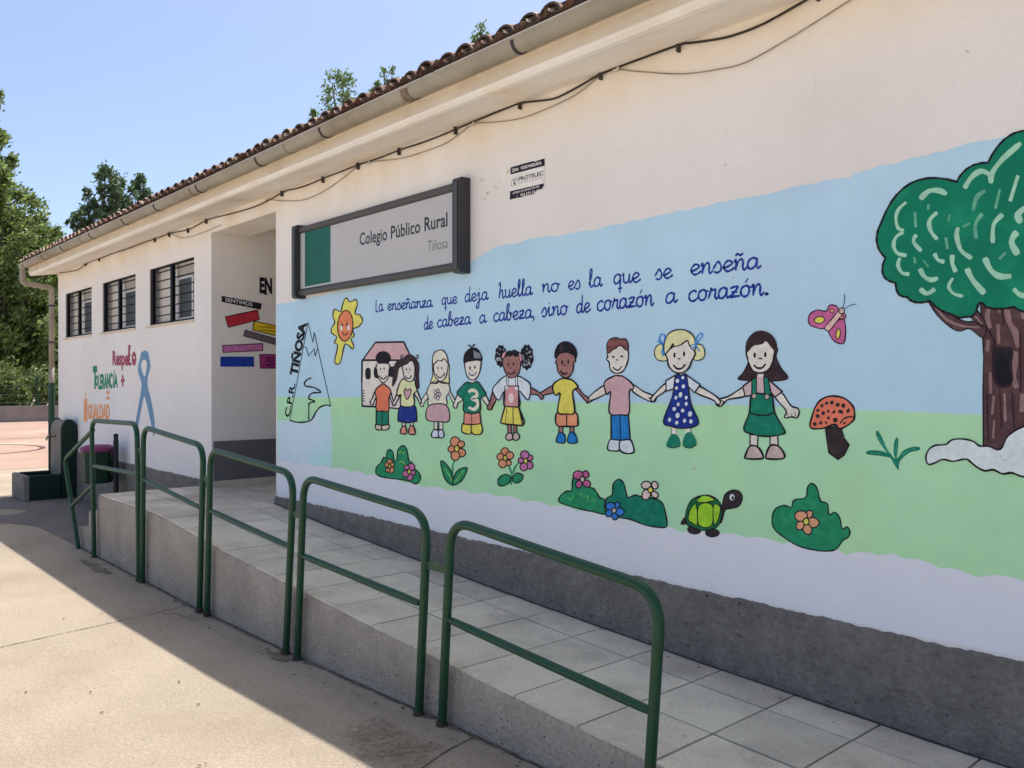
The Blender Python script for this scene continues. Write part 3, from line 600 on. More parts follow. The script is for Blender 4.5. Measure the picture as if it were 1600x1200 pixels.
def kid4(P):
    P.FO(CRE, '1185,625 1165,670 1155,695 1175,712 1185,680 1215,655', 1.7); P.FO(CRE, '1335,645 1375,705 1390,722 1402,702 1380,670 1358,630', 1.7)
    P.FO(YEL, '1222,800 1208,845 1220,865 1265,870 1272,815'); P.FO(YEL, '1272,815 1275,868 1320,875 1338,850 1325,805')
    P.FO(SAL, '1225,738 1222,810 1270,814 1330,808 1322,738', None, False); P.S('1272,740 1271,812')
    P.F(CRE, '1262,520 1262,555 1290,555 1290,520')
    P.FO(GRE, '1240,550 1205,580 1180,620 1220,660 1226,735 1320,735 1325,650 1360,630 1335,580 1305,545 1275,555')
    P.S('1252,612 1272,598 1300,608 1302,635 1272,652 1304,664 1308,695 1285,718 1252,706', 5, CREY)
    P.FO(CRE, '1230,410 1232,470 1245,515 1272,535 1300,525 1322,480 1328,410 1280,400', 1.8)
    P.F(BLACK, '1220,428 1226,372 1258,338 1300,335 1328,368 1338,415 1300,414 1250,422'); P.S('1275,345 1268,330 1250,315', 2); P.S('1268,345 1278,325 1292,310', 2)
    for i in range(7): P.S([(1285+i*6, 350+i*3), (1288+i*6, 375), (1290+i*6, 400)], .8, paint(150, 150, 160))
    P.E(BLACK, 1262, 460, 5, 12); P.E(BLACK, 1292, 455, 5, 11); P.E(BLACK, 1275, 478, 4, 3); P.S('1252,488 1268,506 1290,502 1302,485', 1.6)
fig('painted_boy', 'boy in a green shirt with a large number three', R7, kid4)
def kid5(P):
    for cx, cy, rx, ry in ((172, 305, 37, 68), (335, 312, 41, 78)):
        P.F(BLACK, [(cx+rx*(1+.08*math.sin(7*t))*math.cos(t), cy+ry*(1+.07*math.sin(9*t))*math.sin(t)) for t in [i*.314 for i in range(20)]]); curls(P, cx, cy, rx*.85, ry*.85, 26, paint(150, 152, 160))
    P.FO(BRN, '125,525 105,590 88,630 110,642 122,620 150,560'); P.FO(BRN, '350,500 410,530 440,560 425,577 405,550 350,540')
    P.FO(BRN, '215,730 220,792 240,792 240,730', 1.6, False); P.FO(BRN, '255,730 252,792 272,792 275,730', 1.6, False)
    P.FO(TAU, '215,790 205,820 225,832 245,822 242,790'); P.FO(TAU, '255,788 250,820 268,832 290,815 278,785')
    P.FO(WHT, '205,430 155,470 122,520 160,582 195,525 195,620 290,620 285,520 345,580 358,485 320,450 285,432')
    P.FO(paint(190, 130, 134), '200,495 198,625 285,625 285,490', 1.8, False); P.E(paint(212, 190, 190), 238, 568, 17, 30)
    P.S('210,438 212,500', 1.6); P.S('266,438 268,505', 1.6); P.S('278,436 280,505', 1.6); P.S('222,438 224,495', 1.6)
    P.E(WHT, 210, 503, 9, 11); P.E(WHT, 272, 507, 11, 12)
    P.FO(YEL, '200,620 172,722 200,730 310,740 322,720 285,625', 2.4, False); P.S('250,628 252,732', 2.2); P.S('212,632 202,725', 1.6); P.S('288,632 312,735', 3)
    P.FO(BRN, '190,320 185,350 200,400 215,430 240,442 270,432 290,400 300,340 290,300 250,292 215,298', 1.7)
    P.F(BLACK, '206,312 212,284 225,270 240,274 256,264 272,272 284,278 292,300 298,318 282,306 268,312 250,302 232,310 220,304')
    P.E(paint(190, 130, 140), 193, 298, 10, 26, 25, 1.2); P.E(paint(190, 130, 140), 297, 312, 9, 30, -10, 1.2)
    P.E(BLACK, 222, 358, 5, 11); P.E(BLACK, 253, 356, 5, 11); P.E(BLACK, 238, 380, 5, 3); P.S('213,402 232,418 250,416 264,400', 2)
fig('painted_girl', 'girl with two dark hair puffs and a yellow skirt', R8, kid5)
def kid6(P):
    P.FO(BRN, '500,490 430,530 412,545 425,575 440,550 515,530'); P.FO(BRN, '640,510 655,530 712,592 722,570 690,545 655,505')
    P.FO(BRN, '538,740 535,792 560,792 560,740', 1.7, False); P.FO(BRN, '605,740 605,792 628,792 630,740', 1.7, False)
    P.FO(LBL, '535,788 520,835 540,848 572,845 575,810 562,788'); P.FO(LBL, '605,785 590,830 605,850 645,848 650,825 630,785')
    P.FO(ORF, '530,655 522,735 585,745 648,742 655,720 640,658', 2.6); P.S('585,668 586,742', 2.4)
    P.FO(YEL, '545,450 498,490 515,550 545,540 530,655 585,667 635,655 622,530 655,500 625,460 585,447', 2.6)
    P.FO(BRN, '525,300 525,330 515,345 525,360 530,400 560,435 585,440 610,425 625,390 628,350 640,335 630,300 575,280', 2)
    P.F(BLACK, '513,322 508,295 515,262 535,230 575,212 620,228 648,270 650,305 640,320 628,305 615,290 575,286 545,292 530,312'); curls(P, 580, 252, 58, 30, 9, paint(92, 66, 66), .45)
    P.E(BLACK, 558, 345, 6, 14); P.E(BLACK, 596, 340, 6, 14); P.S('566,364 576,360 580,366', 1.6); P.S('544,395 560,412 575,418 590,410', 2.8)
fig('painted_boy', 'boy in a yellow shirt and orange shorts', R8, kid6)
def kid7(P):
    P.FO(CRE, '825,488 770,520 715,570 712,600 745,582 835,535', 2.2); P.FO(CRE, '1000,485 1060,525 1130,555 1138,585 1100,587 1000,530', 2.2); P.S('1095,570 1115,566 1122,585', 1.6); P.S('730,585 745,575', 1.6)
    P.FO(WHT, '858,825 840,885 870,898 915,892 918,832', 2.4); P.FO(WHT, '920,832 918,895 965,915 1003,905 1000,870 980,828', 2.6)
    P.FO(LBL, '862,670 862,825 918,832 980,825 970,670', 2.4, False); P.S('918,675 920,830', 2.2)
    P.F(CRE, '885,405 885,435 925,435 925,405', False)
    P.FO(PINK, '880,430 820,470 835,545 860,530 850,660 920,672 975,662 975,530 1000,510 995,480 940,435 905,428', 2.4)
    P.FO(CRE, '840,280 842,308 833,325 850,345 855,385 880,410 910,412 940,395 960,355 970,310 960,260 900,240', 2.2)
    P.FO(AUB, '838,275 835,235 855,200 890,190 920,198 950,198 968,225 968,265 950,265 920,235 895,255 875,265 850,285', 1.6)
    for i in range(8): P.S([(850+i*14, 210), (852+i*14, 225), (850+i*14, 240)], .9, paint(160, 100, 100))
    P.S('866,314 874,309 884,313', 2.4); P.S('921,311 930,306 938,311', 2.4); P.S('894,326 900,331 908,328', 1.7); P.S('874,374 892,391 912,390 930,368', 2.2)
fig('painted_boy', 'boy in a pink shirt and blue trousers', R8, kid7)
def kid8(P):
    P.FO(BLO, '1205,240 1165,232 1140,255 1133,285 1140,312 1160,332 1200,335 1225,310', 1.6); P.FO(BLO, '1390,235 1425,235 1442,255 1448,295 1430,325 1385,330 1375,280', 1.6)
    P.FO(CRE, '1205,475 1140,535 1110,575 1130,590 1150,560 1205,520', 2.4); P.FO(CRE, '1410,495 1470,525 1535,570 1545,602 1525,607 1500,580 1395,535', 2.4)
    P.F(CRE, '1240,745 1240,805 1270,805 1270,745', False); P.F(CRE, '1330,745 1330,795 1360,795 1360,745', False); P.S('1240,755 1240,800', 1.2); P.S('1360,755 1361,790', 1.2)
    P.F(GRE, '1240,795 1210,850 1215,875 1260,880 1295,865 1290,830 1272,798'); P.F(GRE, '1330,790 1310,845 1320,875 1365,880 1398,855 1385,815 1362,782')
    P.S('1222,870 1255,880 1292,868', 1.4); P.S('1322,872 1360,880 1396,858', 1.4)
    P.FO(WHT, '1265,425 1205,460 1208,525 1255,510', 2.2, False); P.FO(WHT, '1335,425 1420,485 1385,535 1340,490', 2.2, False)
    P.F(CRE, '1280,405 1280,432 1325,432 1325,405', False)
    P.FO(DBL, '1268,428 1245,560 1190,715 1240,745 1300,757 1370,750 1410,715 1360,600 1335,428 1300,426', 2)
    for x, y, a, b in ((1278, 460, 11, 13), (1312, 440, 9, 11), (1272, 505, 9, 11), (1315, 495, 10, 13), (1297, 547, 11, 17), (1269, 565, 9, 12), (1333, 565, 9, 12), (1283, 607, 9, 12), (1333, 604, 9, 13), (1258, 636, 11, 13), (1311, 646, 11, 12), (1279, 676, 13, 17), (1357, 667, 13, 17), (1229, 703, 10, 13), (1274, 722, 10, 12), (1323, 709, 10, 13), (1363, 714, 11, 13)): P.E(WHT, x, y, a, b, 10)
    P.FO(CRE, '1205,285 1215,320 1225,370 1260,405 1300,412 1345,385 1370,330 1390,290 1370,255 1340,210 1255,245', 2.6)
    P.FO(BLO, '1200,290 1195,230 1220,170 1270,143 1330,145 1380,185 1392,250 1380,270 1355,240 1340,208 1300,235 1258,245 1250,228 1230,262', 2)
    B = paint(50, 120, 190)
    P.S('1190,235 1165,205 1178,168 1200,185 1190,235 1194,300 1182,290 1188,240 1150,210', 1.9, B); P.S('1390,232 1398,190 1425,162 1432,185 1395,232 1418,278', 1.9, B); P.S('1392,232 1366,240 1372,258 1395,240', 1.9, B)
    P.E(BLACK, 1260, 300, 7, 17); P.E(BLACK, 1320, 292, 7, 17); P.S('1280,325 1290,321 1298,325', 1.8); P.S('1252,360 1275,383 1305,382 1328,357', 3)
fig('painted_girl', 'blonde girl in a dark blue dress with white dots', R8, kid8)
def kid9(P):
    P.FO(HAIRB, '832,340 838,420 805,490 775,530 850,540 960,545 1085,527 1045,460 1012,390 1012,330', 1.5)
    P.FO(CRE, '850,875 850,952 895,954 900,875', 2.4, False); P.FO(CRE, '975,875 975,948 1026,948 1022,875', 2.4, False)
    P.FO(TAU, '850,948 820,1010 830,1027 920,1027 932,1010 900,955', 3); P.FO(TAU, '978,945 950,1005 960,1027 1050,1027 1066,1002 1030,950', 3)
    P.FO(CRE, '812,580 720,635 645,660 642,690 668,699 690,675 720,655 820,635', 2.6); P.FO(CRE, '1045,612 1105,695 1148,712 1157,740 1142,772 1112,765 1066,770 1075,725 1005,640', 2.4)
    P.S('652,692 660,672 672,664 684,672 676,690', 1.8); P.S('1085,740 1090,765', 1.6); P.S('1108,745 1114,765', 1.6); P.S('1126,738 1140,765', 1.6)
    SH = paint(190, 162, 166)
    P.FO(SH, '862,532 805,575 820,638 862,630', 2.4, False); P.FO(SH, '960,528 1052,608 1005,642 975,605', 2.4, False); P.F(SH, '885,510 885,630 945,630 945,510', False); P.F(CRE, '898,485 898,515 934,515 934,485', False)
    P.FO(GRE, '862,625 845,740 812,845 880,877 960,887 1050,874 1066,850 1005,740 985,622 925,622', 2.6)
    P.FO(GRE, '890,514 862,532 862,630 890,632', 2.2, False); P.FO(GRE, '936,514 962,520 985,628 942,632', 2.2, False)
    P.S('848,738 890,752 925,756 965,752 1005,735', 2.6)
    for x, y in ((876, 636), (956, 640)): P.E(TAU, x, y, 15, 16, 0, 1.3)
    P.FO(CRE, '838,350 828,370 835,400 842,430 870,478 920,492 965,470 990,430 998,388 1005,360 990,330 950,290 880,310', 2.6)
    P.F(HAIRB, '823,355 828,295 868,242 925,226 982,250 1015,300 1020,368 1000,350 975,322 950,290 930,310 885,318 868,312 848,350')
    P.E(BLACK, 880, 380, 8, 17); P.E(BLACK, 946, 377, 8, 17); P.S('902,404 913,398 928,407', 2); P.S('874,441 895,459 925,459 949,434', 3.2)
fig('painted_girl', 'girl with long dark hair and a green pinafore', R9, kid9)
def butterfly(P):
    P.FO(MAG, '1405,100 1385,72 1345,68 1325,105 1270,98 1225,122 1213,165 1240,200 1330,210 1400,120', 1.9); P.FO(MAG, '1340,222 1368,285 1412,308 1440,297 1446,210 1430,150 1380,180', 1.9); P.FO(MAG, '1412,148 1438,157 1448,130 1430,120', 1.4)
    P.E(YEL, 1283, 160, 32, 21, -10, 1.5); P.E(YEL, 1400, 247, 13, 31, 8, 1.5); P.E(PEA, 1362, 103, 13, 12, 0, 1.3); P.E(PEA, 1420, 142, 13, 10, 0, 1.3)
    P.FO(paint(226, 186, 176), '1428,118 1405,102 1360,155 1318,205 1330,227 1352,220 1385,178', 1.6); P.E(paint(226, 186, 176), 1422, 103, 17, 18, 0, 1.6)
    P.E(BLACK, 1416, 100, 2.5, 3.5); P.E(BLACK, 1428, 100, 2.5, 3.5); P.S('1430,86 1438,45 1441,10 1433,-2', 1.2, NAVY); P.S('1440,92 1470,72 1500,62 1515,64', 1.2, NAVY)
fig('painted_butterfly', 'purple butterfly', R9, butterfly)
def mushroom(P):
    P.FO(DKB, '1320,838 1335,950 1340,990 1400,1033 1440,1005 1470,940 1440,900 1415,815', 1.5, False)
    P.FO(TER, '1228,832 1235,770 1265,690 1310,648 1370,635 1440,650 1490,695 1503,740 1495,788 1440,830 1405,838 1380,812 1300,838', 2.8); P.S('1412,808 1432,780 1465,766 1498,766', 2.4)
    for x, y, a, b in ((1300, 695, 9, 12), (1328, 680, 10, 11), (1361, 676, 12, 13), (1398, 690, 13, 13), (1433, 695, 13, 14), (1274, 725, 10, 11), (1307, 742, 12, 13), (1273, 760, 13, 12), (1338, 730, 8, 10), (1374, 735, 9, 13), (1417, 733, 18, 12), (1463, 727, 10, 16), (1340, 772, 9, 11), (1383, 785, 15, 15), (1255, 810, 13, 12), (1292, 803, 10, 11), (1326, 801, 8, 8), (1440, 805, 8, 9)): P.E(DKB, x, y, a, b, 25)
fig('painted_mushroom', 'orange mushroom with dark spots', R9, mushroom)
def tuft(P):
    P.F(GRE, '545,1047 500,975 450,905 430,858 440,843 460,875 490,940 530,990 522,950 528,895 545,880 545,930 541,988 570,950 610,930 655,928 656,944 610,955 570,985 552,1010'); P.F(GRE, '510,985 460,975 385,966 384,950 420,945 480,955 520,990')
    for q in ('440,870 470,920 500,960', '538,900 534,960', '640,938 600,945 565,972', '400,957 450,962'): P.S(q, 1.4, paint(60, 140, 112))
fig('painted_grass_tuft', None, R11, tuft)
def tree(P):
    BR = paint(74, 50, 52); BL = paint(126, 96, 96); DK = paint(44, 26, 34)
    P.FO(BR, '972,130 975,200 985,350 991,450 988,600 990,925 1080,945 1250,930 1420,940 1440,600 1440,140 1200,110', 2, False)
    P.FO(BR, '700,150 740,230 800,290 860,325 920,312 985,360 1005,300 950,275 900,275 850,255 800,210 770,165', 2); P.FO(BR, '870,195 920,250 960,285 1005,300 985,255 930,190', 2)
    for q, wd in (('1020,200 1010,250 1025,310', 7), ('1105,195 1125,280 1155,330 1170,410', 9), ('1150,430 1155,500 1140,560 1165,620', 10), ('1065,290 1070,390', 8), ('1185,200 1202,262', 8), ('1015,370 1010,430', 7), ('1025,540 1028,650', 6), ('1045,660 1035,760', 6), ('1100,650 1105,795', 6), ('1195,650 1188,745', 9), ('1048,790 1040,885', 6), ('1065,180 1075,230', 6), ('1240,300 1260,600', 9), ('1320,250 1330,700', 10), ('740,200 800,265 880,298 970,305', 4), ('920,215 985,290', 4)): P.S(q, wd, BL)
    for q in ('1000,300 1045,370 1040,420', '1090,180 1095,300', '1180,330 1185,640', '1075,610 1085,830', '1010,650 1015,900', '1140,640 1150,830'): P.S(q, 3.5, DK)
    P.FO(BLACK, '1045,420 1040,520 1060,600 1110,612 1140,580 1132,500 1140,420 1090,412', 4, True, DK)
fig('painted_tree_trunk', 'thick brown painted tree trunk with a dark hollow', R11, tree)
def crown(P):
    # cusped lobes of the crown, R10 frame
    cusps = [(1700, 118), (1352, 332), (1135, 465), (612, 745), (640, 990), (712, 1165), (790, 1262), (950, 1290), (1110, 1385), (1195, 1400), (1280, 1320), (1333, 1330), (1530, 1330), (1820, 1330)]
    mids = [(1500, 145), (1220, 365), (815, 475), (580, 880), (625, 1110), (730, 1240), (850, 1300), (1020, 1350), (1150, 1405), (1255, 1385), (1310, 1303), (1430, 1345), (1650, 1370)]
    o = []
    for c, m_, d_ in zip(cusps, mids, cusps[1:]):
        for i in range(10):                    # quadratic through the middle point
            t = i/10; q = (2*m_[0]-.5*(c[0]+d_[0]), 2*m_[1]-.5*(c[1]+d_[1]))
            o.append(((1-t)**2*c[0]+2*t*(1-t)*q[0]+t*t*d_[0], (1-t)**2*c[1]+2*t*(1-t)*q[1]+t*t*d_[1]))
    o += [(1820, 1330), (2300, 1350), (2500, 1000), (2480, 500), (2200, 200), (1950, 110)]
    G1 = M('mural_crown_paint', pk(8, 104, 80), .7, .12, 4, bump=.2, bscale=30, second=pk(28, 132, 98), sscale=3.2, slo=.52, shi=.72, spec=.2)
    P.F(G1, o, False); P.S(o, 3.4, None, True, False)
    HL = paint(146, 184, 162); HD = paint(88, 146, 122)
    for q, wd, c in (('785,605 735,650 712,710 728,785 770,800', 5, HL), ('765,812 712,850 697,910 725,960 788,975', 5.5, HL), ('742,990 727,1040 755,1095 808,1105', 5.5, HL), ('880,585 940,530 1010,525 1065,550', 8, HL), ('845,675 850,780', 5, HD), ('940,620 935,660', 6, HD), ('1000,675 948,730 952,800 1000,865', 6.5, HL), ('855,830 835,880 890,945', 6, HL), ('980,960 1005,1005 1050,1020', 6, HL), ('1105,970 1105,1030 1130,1090', 7, HL), ('1145,780 1135,840 1165,940 1240,995', 7, HL), ('1188,510 1240,430 1310,390 1378,425', 8, HL), ('1372,475 1380,405 1450,310 1580,195', 8, HL), ('1335,525 1275,570 1248,665', 6.5, HD), ('1435,515 1402,650', 6, HD), ('1560,420 1505,600', 9, HL), ('1312,685 1265,760 1270,860', 6, HD), ('1455,690 1392,760 1385,890', 7, HL), ('1555,810 1515,880 1560,970', 10, HL), ('1330,990 1370,1075 1435,1120 1515,1118', 9, HL), ('1475,955 1430,1000', 6, HD), ('1205,1065 1250,1150 1330,1240', 9, HL), ('880,1065 910,1120 960,1145 1005,1130', 7, HL), ('1110,1130 1080,1190 1115,1240 1180,1258', 5, HL), ('880,1205 930,1240 985,1205', 7, HL), ('1620,640 1560,690 1580,750', 10, HL), ('1060,850 1072,930', 6, HD), ('840,985 848,1030', 6, HD), ('905,1010 940,1055', 4, HD), ('1530,1205 1580,1250 1650,1250', 8, HL), ('1700,300 1650,420', 9, HL), ('1720,900 1700,1050 1780,1120', 9, HL), ('1090,690 1075,740', 4, HD), ('1180,775 1230,750', 5, HD)): P.S(q, wd, c)
fig('painted_tree_crown', 'round green painted tree crown with pale brush strokes', R10, crown, base=.0045)
def cloud(P):
    P.FO(paint(206, 208, 210), '1080,940 1120,870 1200,822 1300,810 1400,850 1420,930 1330,1060 1200,1082 1140,1060 1090,1067 1045,1045 1000,1050 950,1027 910,992 870,995 830,1002 780,992 740,1010 705,1018 692,985 705,945 740,920 795,915 830,890 890,887 940,900 970,922 1020,925', 2.6)
    P.S('910,995 955,1030 1000,1053 1045,1048 1095,1069 1140,1064 1200,1084', 2.6); P.S('1080,975 1095,1000 1140,975', .8, paint(160, 160, 165))
fig('painted_cloud', 'white cloud at the foot of the painted tree', R11, cloud, base=.005)
def bushy(P):
    P.FO(GRE2, '618,372 613,330 640,300 655,270 670,278 672,240 690,228 707,245 714,292 730,278 735,230 760,205 785,225 797,290 815,300 825,330 855,360 864,395 840,422 805,410 760,398 690,390')
    for q in ('735,250 750,238 765,250 775,240', '740,305 755,293 770,305 775,320', '655,320 665,310 680,318'): P.S(q, 1.2, LIM)
    P.flower(ORF, 688, 322, 44, 5, -90, .6); P.flower(MAU, 800, 352, 50, 5, -60, .72)
fig('painted_bush', 'small bush with an orange and a purple flower', R12, bushy)
def fl1(P):
    P.S('1062,285 1046,320 1045,405', 2.6, GRE2); P.FO(GRE2, '980,292 1010,310 1035,350 1048,395 1050,430 1010,405 985,340'); P.FO(GRE2, '1050,398 1075,345 1126,330 1118,370 1090,410 1050,430')
    P.S('1000,330 1025,370 1045,410', .9, LIM); P.S('1110,345 1080,385 1055,418', .9, LIM); P.flower(ORF, 1070, 222, 66, 5, -110, .75, 1.8)
fig('painted_flower', 'single orange flower with two leaves', R12, fl1)
def fl2(P):
    P.S('1365,320 1382,370 1378,428', 2.6, GRE2); P.S('1440,292 1405,320 1388,365', 2.6, GRE2); P.FO(GRE2, '1375,382 1340,368 1308,392 1304,425 1330,434 1365,418'); P.FO(GRE2, '1385,390 1410,360 1446,375 1435,405 1400,417')
    P.flower(ORF, 1345, 275, 58, 5, -95, .75, 1.8); P.flower(MAU, 1462, 292, 58, 5, -30, .75, 1.8)
fig('painted_flower', 'pair of flowers, orange and purple, on one stem', R12, fl2)
def bush3(P):
    P.FO(GRE2, '108,322 113,290 140,270 165,265 170,215 185,188 210,225 250,250 275,260 300,300 322,312 332,377 260,366 190,350', 2.2)
    for q in ('140,300 160,310 175,290', '195,290 210,280 218,300', '232,290 245,300 235,320', '255,318 270,308 280,325'): P.S(q, 1.4, paint(90, 160, 80))
    P.FO(GRE, '330,372 330,310 360,285 365,235 390,213 415,230 430,290 440,300 470,288 500,295 590,315 615,370 623,436 590,443 520,432 450,405 400,396', 2.2)
    P.flower(MAG, 217, 212, 50, 4, 40, .85, 2, TAN); P.flower(paint(52, 112, 190), 370, 362, 46, 5, -60, .9, 2, TAN); P.flower(paint(204, 176, 170), 545, 263, 52, 4, 45, .9, 2, YEL)
fig('painted_bush', 'wide bush with pink, blue and pale flowers', R13, bush3)
def turtle(P):
    P.FO(DKB, '690,427 715,392 730,420', 1.5); P.E(DKB, 755, 455, 32, 20, 5, 1.5); P.E(DKB, 842, 470, 33, 19, 0, 1.5)
    P.FO(DKB, '875,405 893,320 905,282 940,264 975,273 986,305 970,340 930,353 902,362 885,420', 1.8)
    P.FO(paint(22, 92, 56), '718,425 716,370 740,315 790,290 840,294 880,328 888,390 862,442 800,457 745,442', 2)
    for q in ('765,318 800,324 835,318 852,308 820,291 790,292', '778,338 776,430 838,435 842,336', '726,402 735,358 764,332 770,427 742,420', '848,337 880,345 872,400 850,430'): P.FO(LIM, q, 1.6)
    P.E(WHT, 937, 298, 14, 18, 0, 1.4); P.E(BLACK, 940, 302, 6, 9)
fig('painted_turtle', 'dark brown turtle with a lime shell', R13, turtle)
def bush4(P):
    P.FO(GRE2, '1135,442 1130,390 1150,350 1190,338 1222,347 1235,312 1290,300 1300,250 1320,232 1345,255 1362,315 1395,330 1402,382 1430,370 1455,400 1466,452 1490,440 1504,465 1495,490 1470,505 1440,545 1400,557 1340,553 1250,530 1170,478', 2.2)
    P.flower(PEA, 1293, 415, 62, 5, -65, .85, 2, paint(220, 210, 90))
fig('painted_bush', 'round bush with one peach flower', R13, bush4)
def sunf(P):
    P.FO(paint(216, 202, 100), '345,810 375,822 390,772 405,752 425,772 455,760 462,790 450,832 475,840 490,870 470,900 440,915 446,950 430,965 443,1000 438,1018 412,995 395,1000 375,1085 355,1096 345,1080 360,1000 343,985 355,955 330,935 328,910 345,880 335,845', 1.8)
    P.E(paint(212, 122, 84), 400, 897, 40, 80, 3, 1.8, 24)
    for x in (379, 417): P.E(WHT, x, 907, 6.5, 15)
    P.E(BLACK, 384, 893, 4, 8); P.E(BLACK, 408, 890, 4, 9); P.S('384,928 392,942 404,944 412,932', 1.5); P.S('374,880 382,874', 1.1); P.S('404,874 412,872', 1.1)
fig('painted_sun', 'smiling yellow sun', R4, sunf)
def logo(P):
    P.S('345,90 155,1110', 1.2, None, False, False); P.S('345,90 395,300 410,195 580,960', 1.2, None, False, False); P.S('300,350 325,350 350,440 410,365 418,445 447,360', 1.2, None, False, False)
    P.S('380,670 330,692 305,735 330,757 400,768 445,790 478,822 400,825 362,850 350,890', 2.3); P.S('350,890 380,898 415,915 370,926 352,945', 2.3); P.S('352,930 353,1020 352,1110', 1.9)
    P.S('155,1110 220,1130 310,1130 380,1105 430,1020 470,975 530,953 582,962', 2.2)
    P.text('C.P.R.', (150, 1085), (212, 730), 62, BLACK, .03, 0, (-52, -18)); P.text('TIÑOSA', (226, 655), (330, 95), 78, BLACK, .055, 0, (-70, -22))
fig('painted_emblem', 'black outlined mountain emblem with lettering', (430, 490, .15), logo)
for a in (('La', 587, 599, 487, 486, 11, 2), ('enseñanza', 606, 676, 485, 479.4, 9.8, 2), ('que', 690.6, 715, 476, 474, 10.5, 2), ('deja', 726.7, 763, 472, 468, 12, 2.1), ('huella', 779, 832, 466.5, 460.5, 12.5, 2.2), ('no', 847, 875, 457, 454.5, 12.5, 2.3),
              ('es', 888, 908, 452.7, 451, 13, 2.3), ('la', 920, 941, 449, 447, 14, 2.4), ('que', 959, 1001, 444, 440.5, 14.5, 2.5), ('se', 1023.5, 1051, 437, 434, 15, 2.6), ('enseña', 1079, 1188, 430, 419, 16, 2.8),
              ('de', 663, 677, 515.5, 513, 11, 2.1), ('cabeza', 683.4, 736, 511.4, 506, 11, 2.1), ('a', 749.4, 760, 505, 504, 12, 2.2), ('cabeza,', 771, 838, 502.5, 496, 12.5, 2.3), ('sino', 846, 888, 495, 490.7, 13.5, 2.4),
              ('de', 901, 923, 489.4, 487, 14, 2.5), ('corazón', 932.7, 1022, 486, 476.7, 15, 2.6), ('a', 1040, 1058, 474.5, 472, 15.5, 2.8), ('corazón.', 1075.5, 1202, 471, 460, 16, 2.9)): fig('painted_word', 'blue handwritten word %s' % a[0].strip('.,'), (0, 0, 1), lambda P: cursive(P, *a))
# lettering and ribbon left of the porch
def leftword(name, label, fn):
    P = Paint((120, 530, .13333), base=.002); fn(P); P.build(name, wall, label)
MAR = paint(138, 60, 78); GW = paint(28, 112, 84); OW = paint(224, 150, 104); RIB = paint(92, 122, 152)
def lw1(P):
    P.text('Respe', (420, 296), (602, 305), 158, MAR, .04); P.S('621,65 614,150 610,240 614,285 626,298 638,278', 3.4, MAR); P.S('602,190 640,184', 2, MAR)
    P.E(MAR, 672, 228, 26, 84); P.E(WHITE, 673, 215, 8, 16); P.F(MAR, '530,418 548,418 548,550 530,550', False); P.F(MAR, '518,470 562,466 562,500 518,500', False)
leftword('painted_word', 'dark red painted word and plus sign', lw1)
def lw2(P):
    P.text('T', (190, 562), (240, 562), 230, GW, .07); P.text('O', (222, 545), (250, 545), 115, GW, .07); P.text('LERANC', (254, 580), (420, 566), 160, GW, .045); P.text('IA', (428, 562), (482, 560), 150, GW, .045); P.S('443,365 443,395', 2, GW)
leftword('painted_word', 'green painted word', lw2)
def lw3(P):
    P.text('I', (84, 938), (124, 938), 215, OW, .09); P.text('GUALDAD', (130, 925), (388, 935), 155, OW, .045); P.S('104,625 104,690', 2, OW)
    for y in (606, 674): P.F(OW, [(345, y), (384, y-2), (384, y+33), (345, y+35)], False)
leftword('painted_word', 'orange painted word and equals sign', lw3)
def lw4(P):
    P.F(RIB, '745,210 757,160 790,134 825,143 843,185 862,290 862,345 836,430 828,530 845,610 875,730 914,980 905,1140 885,1060 865,960 830,800 792,668 765,780 735,930 710,1065 690,1020 692,960 720,800 755,600 758,510 722,390 722,310')
    P.F(WHITE, '790,240 765,268 756,330 795,440 820,345 822,270')
leftword('painted_ribbon', 'grey blue painted awareness ribbon', lw4)
P = Paint((325, 420, .14167), 'x', XO0, base=.003, lw=1.4)
P.text('EN', (567, 258), (706, 268), 158, BLACK, .05); P.S('572,250 600,258 625,280 655,282', 1.8)
P.F(BLACK, '150,298 592,382 582,452 150,365', False); P.text('SENTIMOS', (190, 358), (490, 415), 42, paint(200, 196, 200), .01)
P.FO(paint(160, 40, 54), '188,530 545,455 566,560 225,646', 1.3, False); P.FO(paint(196, 168, 40), '508,578 800,640 800,748 493,676', 1.6, False); P.FO(paint(92, 78, 90), '405,674 800,785 800,852 392,740', 1, False)
P.FO(paint(170, 96, 144), '160,846 600,825 603,902 165,922', 1.4, False); P.F(paint(22, 50, 140), '135,968 505,968 508,1080 135,1080', False); P.FO(paint(136, 44, 100), '568,945 800,945 800,1096 575,1096', 1.2, False)
for y, c in ((985, BLACK), (1020, BLACK), (1060, BLACK)): P.S([(640+i*14, y+random.uniform(-9, 9)) for i in range(9)], 2.4, paint(80, 20, 60))
for y in (625, 660): P.S([(560+i*16, y+12+i*1.5+random.uniform(-6, 6)) for i in range(13)], 2.2, paint(150, 110, 20))
P.S('225,548 228,575', .9, paint(90, 20, 30)); P.S('405,540 408,580', .9, paint(90, 20, 30))
P.build('painted_brick', wall, 'coloured painted blocks and lettering on the porch side wall')

